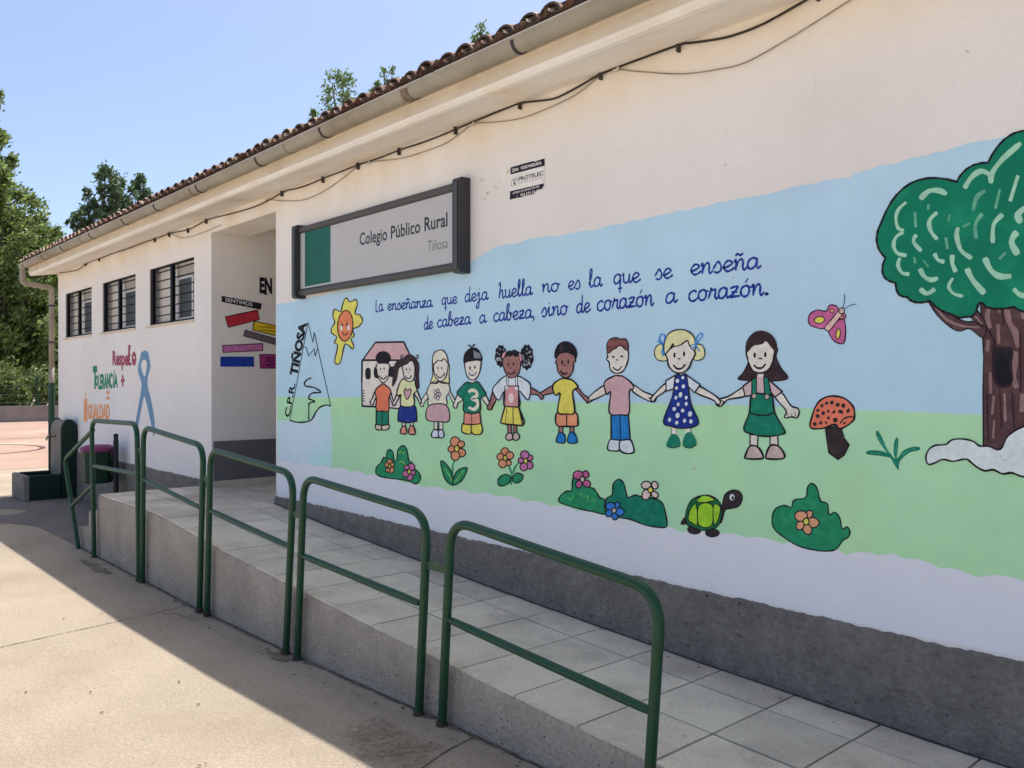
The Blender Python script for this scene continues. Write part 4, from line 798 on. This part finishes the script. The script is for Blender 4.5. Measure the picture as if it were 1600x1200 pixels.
# ================================================================== THINGS ON THE WALL
sign = empty('name_sign', (-5.7, 3.6, 2.5), 'long grey framed school name sign with green end panel on wall above mural', 'sign')
f = MB(); sx0, sx1 = -6.90, -4.49
f.tube([(sx0+.05, 3.555, 3.105), (sx1-.05, 3.555, 3.105)], .03, SIGNGREY, 12); f.tube([(sx0+.05, 3.555, 2.557), (sx1-.05, 3.555, 2.557)], .03, SIGNGREY, 12); f.build('frame', sign)
for x in (sx0, sx1-.075):
    f = MB(); q = [(3.6-.002, 2.505), (3.525, 2.505), (3.508, 2.512), (3.5, 2.53), (3.5, 3.128), (3.508, 3.146), (3.525, 3.153), (3.598, 3.153)]
    f.prism(q, 'x', x, x+.075, M('sign_end_cap', (.030, .030, .034), .4, .05, 6, spec=.5)); f.prism([(3.499, 2.53), (3.494, 2.535), (3.494, 3.12), (3.499, 3.125)], 'x', x+.022, x+.06, SIGNGREY); f.build('end_cap', sign, bevel=.004)
f = MB(); f.box((sx0+.076, 3.548, 2.588), (sx1-.076, 3.575, 3.074), M('sign_panel', (.54, .52, .51), .5, .02, 3, spec=.35)); pan = f.build('panel', sign)
P = Paint((0, 0, 1), 'y', 3.548, base=.001)
P.F(M('sign_green', (.004, .115, .075), .45, .03, 4), '476.6,363.5 516.6,352.6 516.6,440.6 476.6,448', False)
for r in (9, 12): P.S([(496+.7*r*math.cos(t), 404+r*1.1*math.sin(t)) for t in [3.14+i*.3927 for i in range(9)]], 1.5, M('sign_green_dark', (.003, .085, .055), .45, 0))
P.build('green_panel', pan)
P = Paint((550, 310, .125), 'y', 3.548, base=.001); TXT = M('sign_text', (.03, .03, .032), .5, 0)
P.text('Colegio', (97, 588), (440, 518), 152, TXT, .012); P.text('Público', (488, 506), (855, 425), 158, TXT, .012); P.text('Rural', (908, 408), (1195, 346), 168, TXT, .014); P.build('lettering', pan)
P = Paint((550, 310, .125), 'y', 3.548, base=.001); P.text('Tiñosa', (948, 664), (1197, 620), 135, M('sign_text_grey', (.11, .11, .112), .5, 0), -.012); P.build('lettering', pan, 'thin grey lower line of lettering')
P = Paint((780, 230, .08333), base=.003); DBK = paint(26, 24, 40); SW = paint(212, 202, 202)
P.F(DBK, '218,385 420,325 640,265 690,277 720,255 855,215 857,350 218,518', False); P.F(SW, '218,518 857,350 857,640 850,685 210,832', False); P.F(DBK, '210,830 845,682 838,730 800,788 720,800 650,882 500,912 400,945 280,965 205,990', False)
P.text('ZONA', (245, 473), (370, 440), 58, SW, .025); P.text('VIDEOVIGILADA', (405, 425), (800, 322), 56, SW, .025); P.text('PROTELEC', (372, 640), (832, 522), 74, DBK, .025)
P.S('370,668 600,612 830,556', .35, DBK); P.S('370,690 600,635 825,580', .22, DBK); P.S('240,610 352,572 354,712 240,742', .35, DBK, True, False)
P.S('255,640 290,605 335,625', .9, DBK); P.S('268,660 293,635 322,648', .8, DBK); P.E(DBK, 296, 688, 18, 26)
P.text('SISTEMA DE GRABACIÓN DIG.', (262, 885), (770, 752), 36, SW, .012); P.text('902 010 54', (405, 928), (680, 862), 52, SW, .012); P.S('350,900 340,930 362,945', .5, SW)
st = P.build('surveillance_sticker', None, 'torn black and white video surveillance sticker on the white wall', cat='sticker')
# cable along the wall and its clips
cab = [(90, 427), (106, 425), (123, 421), (136, 411), (157, 403.5), (180, 395), (205, 387), (224, 379.5), (244, 373), (266.5, 364.5), (281, 362), (296, 358), (310, 351), (324.5, 343.5), (340, 339), (373, 331), (407, 319.5), (443, 300), (462, 295), (480, 289.5), (507, 278), (530, 269.5), (562, 257), (595, 246), (626, 234), (660, 223), (695, 209.5), (714.5, 201), (760, 182), (792.5, 169), (815, 161), (850, 157), (871, 152.5), (905, 135), (938.7, 116), (1000, 92.5), (1062.5, 70), (1080, 67.5), (1112, 63), (1145, 56), (1194, 37), (1260, 0), (1285, -14), (1420, -70), (1600, -150)]
cable = empty('cable', (-7, 3.58, 3.4), 'thin dark cable clipped along the white wall just under the eave', 'cable')
f = MB(); f.tube([on_y(u, v, D-.022) for u, v in smooth(cab, False, 3)], .0065, M('black_cable', (.035, .025, .022), .5, .2, 4), 6); f.build('cable_line', cable)
for u, v in ((136, 411), (157, 403.5), (244, 373), (266.5, 364.5), (296, 358), (324.5, 343.5), (443, 300), (507, 278), (562, 257), (626, 234), (714.5, 201), (815, 161), (941, 114), (1062.5, 70), (1280, -12)):
    q = on_y(u, v, D); f = MB(); f.box((q.x-.006, D-.030, q.z-.045), (q.x+.006, D-.001, q.z+.008), IRON); f.build('clip', cable, bevel=.003)
cord = empty('cord', (-4, 3.58, 3.3), 'thin pale cord sagging below the dark cable on the white wall', 'cord')
f = MB(); PC = M('pale_cord', (.30, .26, .21), .7, .25, 6)
for q in ('963,108 985,111 1010,113 1045,115.5 1080,115 1120,109 1165,98 1230,62 1290,25 1330,0 1420,-50', '738,193 760,192 785,190 815,185 850,172 900,148 938,118 963,108', '563,256 590,252 625,248 660,238 700,222 738,193', '424,312 445,314 480,311 520,290 563,256', '266,364 285,372 310,366 345,352'):
    f = MB(); f.tube([on_y(u, v, D-.012) for u, v in smooth(parse(q), False, 4)], .0035, PC, 5); f.build('cord_line', cord)
for u, v in ((963, 108), (738, 194), (576, 254), (417, 311)):
    q = on_y(u, v, D-.02); f = MB(); f.tube([(q.x-.02, q.y, q.z), (q.x-.01, q.y-.008, q.z-.012), (q.x+.012, q.y-.008, q.z-.008), (q.x+.02, q.y, q.z+.01)], .008, M('pale_tie', (.6, .52, .46), .7, .1), 6); f.build('knot', cord)

# ================================================================== RAMP, LANDING AND STEPS
KY = 2.53
def rz(x):
    P = [(-20, .63), (-7.42, .628), (-6.27, .535), (-5.19, .47), (-4.18, .41), (-3.27, .363), (-2.49, .327), (-1.15, .283), (0, .245), (2.2, .175), (60, .17)]
    for (a, za), (b, zb) in zip(P, P[1:]):
        if x <= b: return za+(zb-za)*(x-a)/(b-a)
    return .17
ramp = empty('access_ramp', (-5, 3, 0), 'tiled concrete access ramp with landing and steps along the school wall', 'ramp')
LX = -9.2
f = MB(); rr = random.Random(12); n = 190; prev = None
for i in range(n+1):
    x = LX+(2.2-LX)*i/n; j = rr.uniform(-.006, .006); k = rr.uniform(0, .012)
    sec = [(x, KY+.004+j*.4, -.1), (x, KY+j*.6, rz(x)*.5), (x, KY+j*.5, rz(x)-.03-k), (x, KY+.012+k*.8, rz(x)-.010), (x, KY+.05, rz(x)-.009)]
    if prev: f.add(prev+sec, [[k_, 5+k_, 6+k_, k_+1] for k_ in range(4)], KERBM, True)
    else: f.add(sec+[(x, D-.02, rz(x)-.01), (x, D-.02, -.1)], [list(range(7))[::-1]], KERBM)
    prev = sec
xs2 = [LX, -7.42, -6.27, -5.19, -4.18, -3.27, -2.49, -1.15, 0, 2.2]
for a, b in zip(xs2, xs2[1:]): f.add([(a, KY+.05, rz(a)-.009), (b, KY+.05, rz(b)-.009), (b, D-.0185, rz(b)-.009), (a, D-.0185, rz(a)-.009)], [(0, 1, 2, 3)], JOINT)
f.box((XO0+.001, D-.018, .5), (XO1-.001, D+.199, .621), JOINT); f.box((XO0+.001, D+.199, .5), (XP-.01, YP-.03, .621), JOINT)
f.build('kerb', ramp)
f = MB()
def tile(x0, x1, y0, y1, h=0):
    rz = globals()['rz'] if y0 < 3.5 else (lambda x: .63)
    g_ = .0055; sub = 4; a = x0+g_; b = x1-g_; dz = rr.uniform(-.0015, .0015)
    xs_ = [a+(b-a)*i/sub for i in range(sub+1)]; y0 += g_; y1 -= g_
    vs = [(x, y, rz(x)+dz+h) for x in xs_ for y in (y0, y1)]; k = len(vs); vs += [(x, y, rz(x)-.012+h) for x in xs_ for y in (y0, y1)]
    fs = [[2*i, 2*i+2, 2*i+3, 2*i+1] for i in range(sub)]+[[k+2*i, k+2*i+2, 2*i+2, 2*i] for i in range(sub)]+[[2*i+1, 2*i+3, k+2*i+3, k+2*i+1] for i in range(sub)]+[[0, 1, k+1, k], [2*sub+1, 2*sub, k+2*sub, k+2*sub+1]]
    f.add(vs, fs, TILEM)
x = -2.06-.4*18
while x < 2.1:
    x0 = max(x, LX+.0)
    if x+.4 > LX:
        tile(x0, x+.4, KY+.012, 2.93); tile(x0, x+.4, 2.93, 3.33); tile(x0, x+.4, 3.33, D-.019)
        if XO0+.03 < x+.4 and x < XO1-.004:
            tile(max(x, XO0+.022), min(x+.4, XO1+.003), 3.582, 3.8)
        if XO0+.03 < x+.4 and x < XP-.05:
            for k_ in range(5): tile(max(x, XO0+.022), min(x+.4, XP-.01), 3.8+.4*k_, 4.2+.4*k_)
    x += .4
f.build('tile_paving', ramp)
for k, (xa, z1) in enumerate(((-9.56, .42), (-9.92, .21))):
    f = MB(); f.box((xa, KY+.01, -.05), (LX+.0-.001 if k == 0 else -9.561, D-.0185, z1), KERBM); f.build('step', ramp, bevel=.012)

q = MB(); vs = []; nn = 120; rr = random.Random(8)
for i in range(nn+1):
    x_ = XO1+(2.1-XO1)*i/nn; vs += [(x_, D-.030-rr.uniform(0, .006), rz(x_)+.004), (x_, D-.016, rz(x_)+.004)]
q.add(vs, [[2*i, 2*i+2, 2*i+3, 2*i+1] for i in range(nn)], JOINT); q.build('wall_joint', ramp)
# handrail: five bent hoops, mid rails, link plates and the stair rail
RY = 2.487; RAD = .0225
rail = empty('handrail', (-5, RY, 0), 'dark green painted tubular steel handrail of bent hoops along the ramp', 'handrail')
def hp(u, v): return on_y(u, v, RY)
hoops = [((147, 870), (143, 657), (214, 662), (217, 907), (146, 728), (215, 741)),
         ((222, 909), (224, 667), (318, 697), (311, 951), (225, 749), (312, 793)),
         ((323, 956), (329, 702), (459, 741), (446, 1019), (329, 798), (452, 854)),
         ((464, 1027), (475, 745), (668, 804), (654, 1112), (472, 868), (656, 943)),
         ((690, 1129), (705, 812), (1033, 925), (1013, 1232), (701, 968), (1020, 1113))]
for a, b, c, d, e, g_ in hoops:
    A, B, C, E_ = hp(*a), hp(*b), hp(*c), hp(*d); A.z -= .05; E_.z -= .05
    f = MB(); f.tube(fillet([A, B, C, E_], .15, 9), RAD, GREEN, 14); hoop = f.build('hoop', rail)
    f = MB(); p0, p1 = hp(*e), hp(*g_); q = [p0+(p1-p0)*t for t in (0, .04, .12, .5, .88, .96, 1)]; f.tube(q, [.015, .018, RAD*.88, RAD*.88, RAD*.88, .018, .015], GREEN, 12); f.build('mid_rail', hoop)
    for P0 in (A, E_):
        f = MB(); f.tube([(P0.x, RY, P0.z+.03), (P0.x, RY, P0.z+.058)], [.032, .026], M('rusty_weld', (.07, .05, .035), .9, .3, 20), 10); f.build('post_foot', hoop)
for (a, b) in (((216, 703), (224, 704)), ((315, 746), (328, 748)), ((455, 801), (473, 805)), ((666, 881), (698, 889))):
    p0, p1 = hp(*a), hp(*b); f = MB(); f.box((p0.x, RY-.006, min(p0.z, p1.z)-.022), (p1.x, RY+.006, max(p0.z, p1.z)+.015), GREEN); f.build('link_plate', rail)
f = MB(); f.tube(fillet([hp(145, 672), hp(101, 718), hp(123, 857)-Vector((0, 0, .03))], .10, 9), RAD, GREEN, 14); hs = f.build('stair_rail', rail)
f = MB(); f.tube([hp(147, 756), hp(113, 790)], RAD*.88, GREEN, 12); f.build('mid_rail', hs)

# ================================================================== DRINKING FOUNTAIN, BIN
fo = empty('drinking_fountain', (-14.5, 3.3, 0), 'concrete drinking fountain with green painted trough at the far building corner', 'fountain')
CONC = M('worn_concrete', (.24, .215, .175), .95, .2, 3, fine=.1, fscale=40, bump=.5, bscale=30, second=(.16, .16, .13), sscale=2)
FG = M('dark_green_paint', (.007, .026, .017), .7, .15, 5, fine=.1, fscale=30)
f = MB(); f.box((-14.83, 3.385, 0), (-14.17, 3.58, 1.02), CONC); q = [(3.385+.0975-.0975*math.cos(t), 1.02+.16*math.sin(t)) for t in [i*math.pi/10 for i in range(11)]]; f.prism(q, 'x', -14.83, -14.17, CONC, False); f.build('back_slab', fo)
f = MB(); q = [(3.37, 0), (3.37, 1.02)]+[(3.4825-.1125*math.cos(t), 1.02+.18*math.sin(t)) for t in [i*math.pi/10 for i in range(1, 10)]]+[(3.597, 1.02), (3.597, 0)]
f.prism(q, 'x', -14.17, -14.10, FG, False); f.build('side_slab', fo); f = MB(); f.prism(q, 'x', -14.9, -14.83, FG, False); f.build('side_slab', fo)
f = MB(); a, b, c, d_ = -14.9, -14.1, 2.86, 3.368; t_ = .09; h_ = .37
f.box((a, c, 0), (b, c+t_, h_), CONC); f.box((a, c+t_, 0), (a+t_, d_, h_), FG); f.box((b-t_, c+t_-.02, 0), (b+.004, d_, h_+.003), FG); f.box((a+t_, c+t_, 0), (b-t_, d_, .12), FG); f.build('trough', fo, bevel=.018)
f = MB(); f.tube(fillet([(-14.5, 3.39, .93), (-14.5, 3.27, .93), (-14.5, 3.25, .87)], .03), .014, M('brass', (.35, .3, .2), .35, .1, metal=1), 10); f.tube([(-14.5, 3.31, .94), (-14.5, 3.31, .98)], .01, IRON); f.tube([(-14.54, 3.31, .98), (-14.46, 3.31, .98)], .008, IRON); f.build('tap', fo)
bn = empty('waste_bin', (-11.9, 3.3, 0), 'dark green waste bin with pink lid on black post by white wall', 'bin')
f = MB(); f.tube([(-11.73, 3.45, 0), (-11.73, 3.45, 1.0), (-11.73, 3.45, 1.02), (-11.73, 3.45, 1.075), (-11.73, 3.45, 1.09)], [.033, .033, .026, .033, .015], M('black_post', (.016, .016, .018), .5, .1, 8), 12); f.build('post', bn)
f = MB(); n = 8; bx, by = -11.98, 3.30
def ring(r, z, sx=1.0): return [(bx+r*math.cos(2*math.pi*(i+.5)/n)*sx, by+r*math.sin(2*math.pi*(i+.5)/n), z) for i in range(n)]
def stack(f, rings, mat):
    vs = [p for q in rings for p in q]; f.add(vs, [[i*n+k, i*n+(k+1) % n, (i+1)*n+(k+1) % n, (i+1)*n+k] for i in range(len(rings)-1) for k in range(n)]+[list(range(n))[::-1], list(range((len(rings)-1)*n, len(rings)*n))], mat)
stack(f, [ring(.17, .44), ring(.18, .46), ring(.20, .86)], M('bin_green', (.008, .035, .022), .5, .08, 6)); f.build('body', bn)
f = MB(); stack(f, [ring(.215, .855), ring(.222, .87), ring(.215, .905), ring(.15, .935)], M('bin_lid_pink', (.22, .035, .12), .5, .06, 6)); f.build('lid', bn)
f = MB(); f.box((-11.85, 3.40, .80), (-11.745, 3.46, .84), IRON); f.box((-11.85, 3.40, .55), (-11.745, 3.46, .58), IRON); f.build('bracket', bn)

# ================================================================== FAR BOUNDARY: LOW WALL, FENCE, SHRUBS, TREES
f = MB(); f.box((-42.8, -25, -.1), (-42.5, 45, .70), M('grey_block_wall', (.27, .235, .215), .95, .15, 1.2, bump=.5, bscale=15)); f.build('low_wall', None, 'low grey concrete wall behind the red playground', cat='wall')
fe = empty('fence', (-42.65, 10, .7), 'green post and wire fence standing on the low wall', 'fence')
for i in range(24):
    y = -24+i*2.9+1.3; f = MB(); f.tube([(-42.65, y, .65), (-42.65, y, 2.0)], .035, GREEN, 8); f.build('post', fe)
f = MB()
for z in (.85, 1.2, 1.6, 1.97): f.tube([(-42.65, -24, z), (-42.65, 45, z)], .010, GREEN, 6)
f.build('wire', fe)
def leaves(P, cl, rr, n, size, mat, flat=.5):
    for _ in range(n):
        c, s_ = cl[rr.randrange(len(cl))]
        p = Vector((c[0]+rr.gauss(0, s_), c[1]+rr.gauss(0, s_), c[2]+rr.gauss(0, s_*1.1)))
        a = Vector((rr.gauss(0, 1), rr.gauss(0, 1), rr.gauss(0, 1))).normalized(); b = a.orthogonal().normalized(); k = rr.uniform(.6, 1.4)*size
        q = a.cross(b)
        P.add([p-b*k, p-q*k*.55, p+b*k, p+q*k*.55], [(0, 1, 2, 3)], mat)
def make_tree(name, base, h, rad, label, cat, seed, kind='poplar', leaf=LEAF_A, n=5000, size=.16, group=None):
    rr = random.Random(seed); t = empty(name, base, label, cat, group); B = Vector(base)
    tr = MB(); pts = [B+Vector((rr.uniform(-.15, .15)*i/6*rad, rr.uniform(-.15, .15)*i/6*rad, h*.9*i/6)) for i in range(7)]
    r0 = .02*h+.05; tr.tube(pts, [r0*(1-i/7.2) for i in range(7)], BARK, 8); cl = []
    nb = 44 if kind == 'poplar' else 46
    for i in range(nb):
        f_ = (.16 if kind == 'poplar' else .22)+.82*(i+rr.random())/nb; z = h*f_; an = rr.uniform(0, 6.283)
        env = rad*(math.sin(math.pi*min(1, f_*.92+.08))**.6 if kind != 'poplar' else (min(1, f_*4)*(1-f_**2.2)**.6+.08))
        r = env*rr.uniform(.45, 1.02); k = min(6, int(f_*6.4)); st = pts[max(0, k-1 if kind == 'poplar' else k-1)]
        tip = B+Vector((r*math.cos(an), r*math.sin(an), z+ (r*.9 if kind == 'poplar' else r*.25)))
        tip.z = min(tip.z, B.z+h)
        mid = (st+tip)/2+Vector((0, 0, .1*r)); tr.tube([st, mid, tip], [r0*.3, r0*.18, r0*.05], BARK, 5, cap=False)
        s_ = rad*(.13 if kind == 'poplar' else .17)
        cl.append((tip, s_*rr.uniform(.6, 1.1))); cl.append((mid.lerp(tip, .4), s_*rr.uniform(.7, 1.2)))
        cl.append((tip+Vector((rr.gauss(0, s_), rr.gauss(0, s_), rr.uniform(.2, .9)*s_*2)), s_*.55))
    tr.build('trunk', t)
    cr = MB(); leaves(cr, cl, rr, int(n*1.9), size*.72, leaf); cr.build('crown', t); return t
def at_t(u, t): r = ray(u, HOR); return (t*r[0], t*r[1], 0)
GT = 'trees beyond the playground wall'
def th(v, t): return H+t*(HOR-v)/FPX
make_tree('poplar_tree', at_t(-22, 47), th(150, 47), 1.55, 'tall slender poplar at the left edge of the photo', 'tree', 1, 'poplar', LEAF_B, 9000, .17, GT)
make_tree('broadleaf_tree', at_t(2, 45), th(268, 45), 2.6, 'bushy bright green tree leaning in front of the tall poplar', 'tree', 2, 'poplar', LEAF_B, 11000, .17, GT)
make_tree('broadleaf_tree', at_t(40, 49), th(345, 49), 2.2, 'lower leafy green tree just left of the downpipe', 'tree', 3, 'poplar', LEAF_B, 9000, .17, GT)
make_tree('broadleaf_tree', at_t(85, 58), th(372, 58), 1.6, 'small thin crowned tree peeping over the left roof corner', 'tree', 4, 'round', LEAF_A, 3500, .17, GT)
make_tree('broadleaf_tree', at_t(62, 46.5), th(478, 46.5), 2.3, 'low dark bushy tree directly behind the fence and downpipe', 'tree', 14, 'round', LEAF_C, 8000, .17, GT)
make_tree('broadleaf_tree', at_t(10, 46), th(450, 46), 2.6, 'low dense tree filling the space above the fence at left', 'tree', 15, 'round', LEAF_B, 9000, .17, GT)
make_tree('broadleaf_tree', at_t(-60, 46), th(330, 46), 2.8, 'wide leafy tree mostly outside the left edge of the photo', 'tree', 16, 'round', LEAF_B, 7000, .17, GT)
GR = 'treetops rising behind the tiled roof'
for (u, v, t, rad, s, lab, n) in ((166, 252, 50, 1.7, 21, 'tallest dark poplar of the clump behind the far roof', 5000), (142, 284, 50, 1.1, 22, 'narrow poplar at the left of the clump behind the far roof', 2600), (194, 272, 51, 1.35, 23, 'grey green poplar just right of the tallest in the clump', 2800), (222, 264, 52, 1.3, 24, 'separate poplar standing right of the clump behind the roof', 4200),
                                   (126, 312, 49, 1.0, 25, 'short poplar at the left foot of the clump behind the roof', 2200),
                                   (530, 110, 30, 1.35, 26, 'bright pointed treetop showing over the middle of the roof', 5200), (608, 108, 31, .62, 27, 'slim treetop spike over the roof right of the bright one', 2600), (587, 130, 31, .65, 28, 'tiny leafy tip between the two roof treetops', 2600), (492, 176, 31, .6, 29, 'tiny leafy tip left of the bright roof treetop', 2600), (755, 50, 29, 1.0, 30, 'low leafy tip behind the roof tiles furthest right', 3600)):
    make_tree('poplar_tree', at_t(u, t), th(v+(13 if t > 40 else 10 if u == 530 else -12), t), rad, lab, 'tree', s, 'poplar', LEAF_D if t > 40 else LEAF_A, n, .15 if t > 40 else .085, GR)
rr = random.Random(77)
for i in range(16):
    y = 2+i*1.05+rr.uniform(-.3, .3); hgt = rr.uniform(2.1, 3.0); x = -44+rr.uniform(-.6, .3)
    s_ = empty('shrub', (x, y, 0), 'dense olive green shrub in the hedge behind the wire fence', 'shrub', 'shrubs behind the wire fence')
    m_ = MB(); cl = [((x+rr.uniform(-.5, .5), y+rr.uniform(-.6, .6), hgt*rr.uniform(.2, .92)), .26) for _ in range(16)]; leaves(m_, cl, rr, 1100, .11, LEAF_C); m_.build('foliage', s_)
    m_ = MB()
    for k in range(3): m_.tube([(x, y, 0), (x+rr.uniform(-.4, .4), y+rr.uniform(-.5, .5), hgt*.8)], [.03, .008], BARK, 5)
    m_.build('stem', s_)
f = MB(); pa = Vector(at_t(-40, 62)); pb = Vector(at_t(180, 64)); pa.z = th(340, 62); pb.z = th(352, 64)
f.tube([pa+(pb-pa)*i/10-Vector((0, 0, .35*(1-(i/5-1)**2))) for i in range(11)], .018, IRON, 5); f.build('power_line', None, 'thin dark overhead wire crossing the sky beside the trees', cat='wire')
# dry weeds caught on the roof tiles
for i, (u, v, lab) in enumerate(((411, 231, 'dry weed twig on the roof edge nearest the entrance'), (638, 121, 'dry weed twig on the roof left of the rightmost bracket'), (816, 40, 'forked dry weed twig on the highest visible roof tiles'), (240, 301, 'short dry weed on the roof edge above the windows'))):
    q = on_y(u, v, 3.2); f = MB(); ww = M('dry_weed', (.09, .06, .04), .9, .2); 
    f.tube([(q.x+.01, 3.2, q.z-.09), (q.x, 3.2, q.z-.02), (q.x-.012, 3.2, q.z+.012)], .0035, ww, 5); f.tube([(q.x, 3.2, q.z-.03), (q.x+.02, 3.19, q.z)], .0025, ww, 5); f.tube([(q.x+.002, 3.2, q.z-.04), (q.x-.02, 3.21, q.z-.02)], .0025, ww, 5); f.build('roof_weed', None, lab, cat='weed')
# dry leaf bits on the slab
f = MB(); rr = random.Random(31); LB = M('dry_leaf', (.11, .075, .045), .9, .3, 20)
for i in range(170):
    if i < 90: x = rr.uniform(-9.6, -1.4); y = KY-.03-abs(rr.gauss(0, .09))
    else: x = rr.uniform(-11, -1.6); y = rr.uniform(.6, 2.4)
    a = rr.uniform(0, 6.28); k = rr.uniform(.005, .016); z = gz(x)+.006
    f.add([(x+k*math.cos(a), y+k*math.sin(a), z), (x-k*.4*math.sin(a), y+k*.4*math.cos(a), z+.006), (x-k*math.cos(a), y-k*math.sin(a), z+.001), (x+k*.4*math.sin(a), y-k*.4*math.cos(a), z+.004)], [(0, 1, 2, 3)], LB)
for i in range(70):
    x = rr.uniform(-7, 0); y = D-.03-abs(rr.gauss(0, .12)) if i < 45 else rr.uniform(KY+.05, D-.05); a = rr.uniform(0, 6.28); k = rr.uniform(.004, .012); z = rz(x)+.004
    f.add([(x+k*math.cos(a), y+k*math.sin(a), z), (x-k*.4*math.sin(a), y+k*.4*math.cos(a), z+.005), (x-k*math.cos(a), y-k*math.sin(a), z+.001), (x+k*.4*math.sin(a), y-k*.4*math.cos(a), z+.003)], [(0, 1, 2, 3)], LB)
f.build('leaf_litter', None, 'scattered dry leaf bits on and along the ramp', cat='litter', kind='stuff')
for o in list(bpy.data.objects):
    if 'origin' in o: del o['origin']
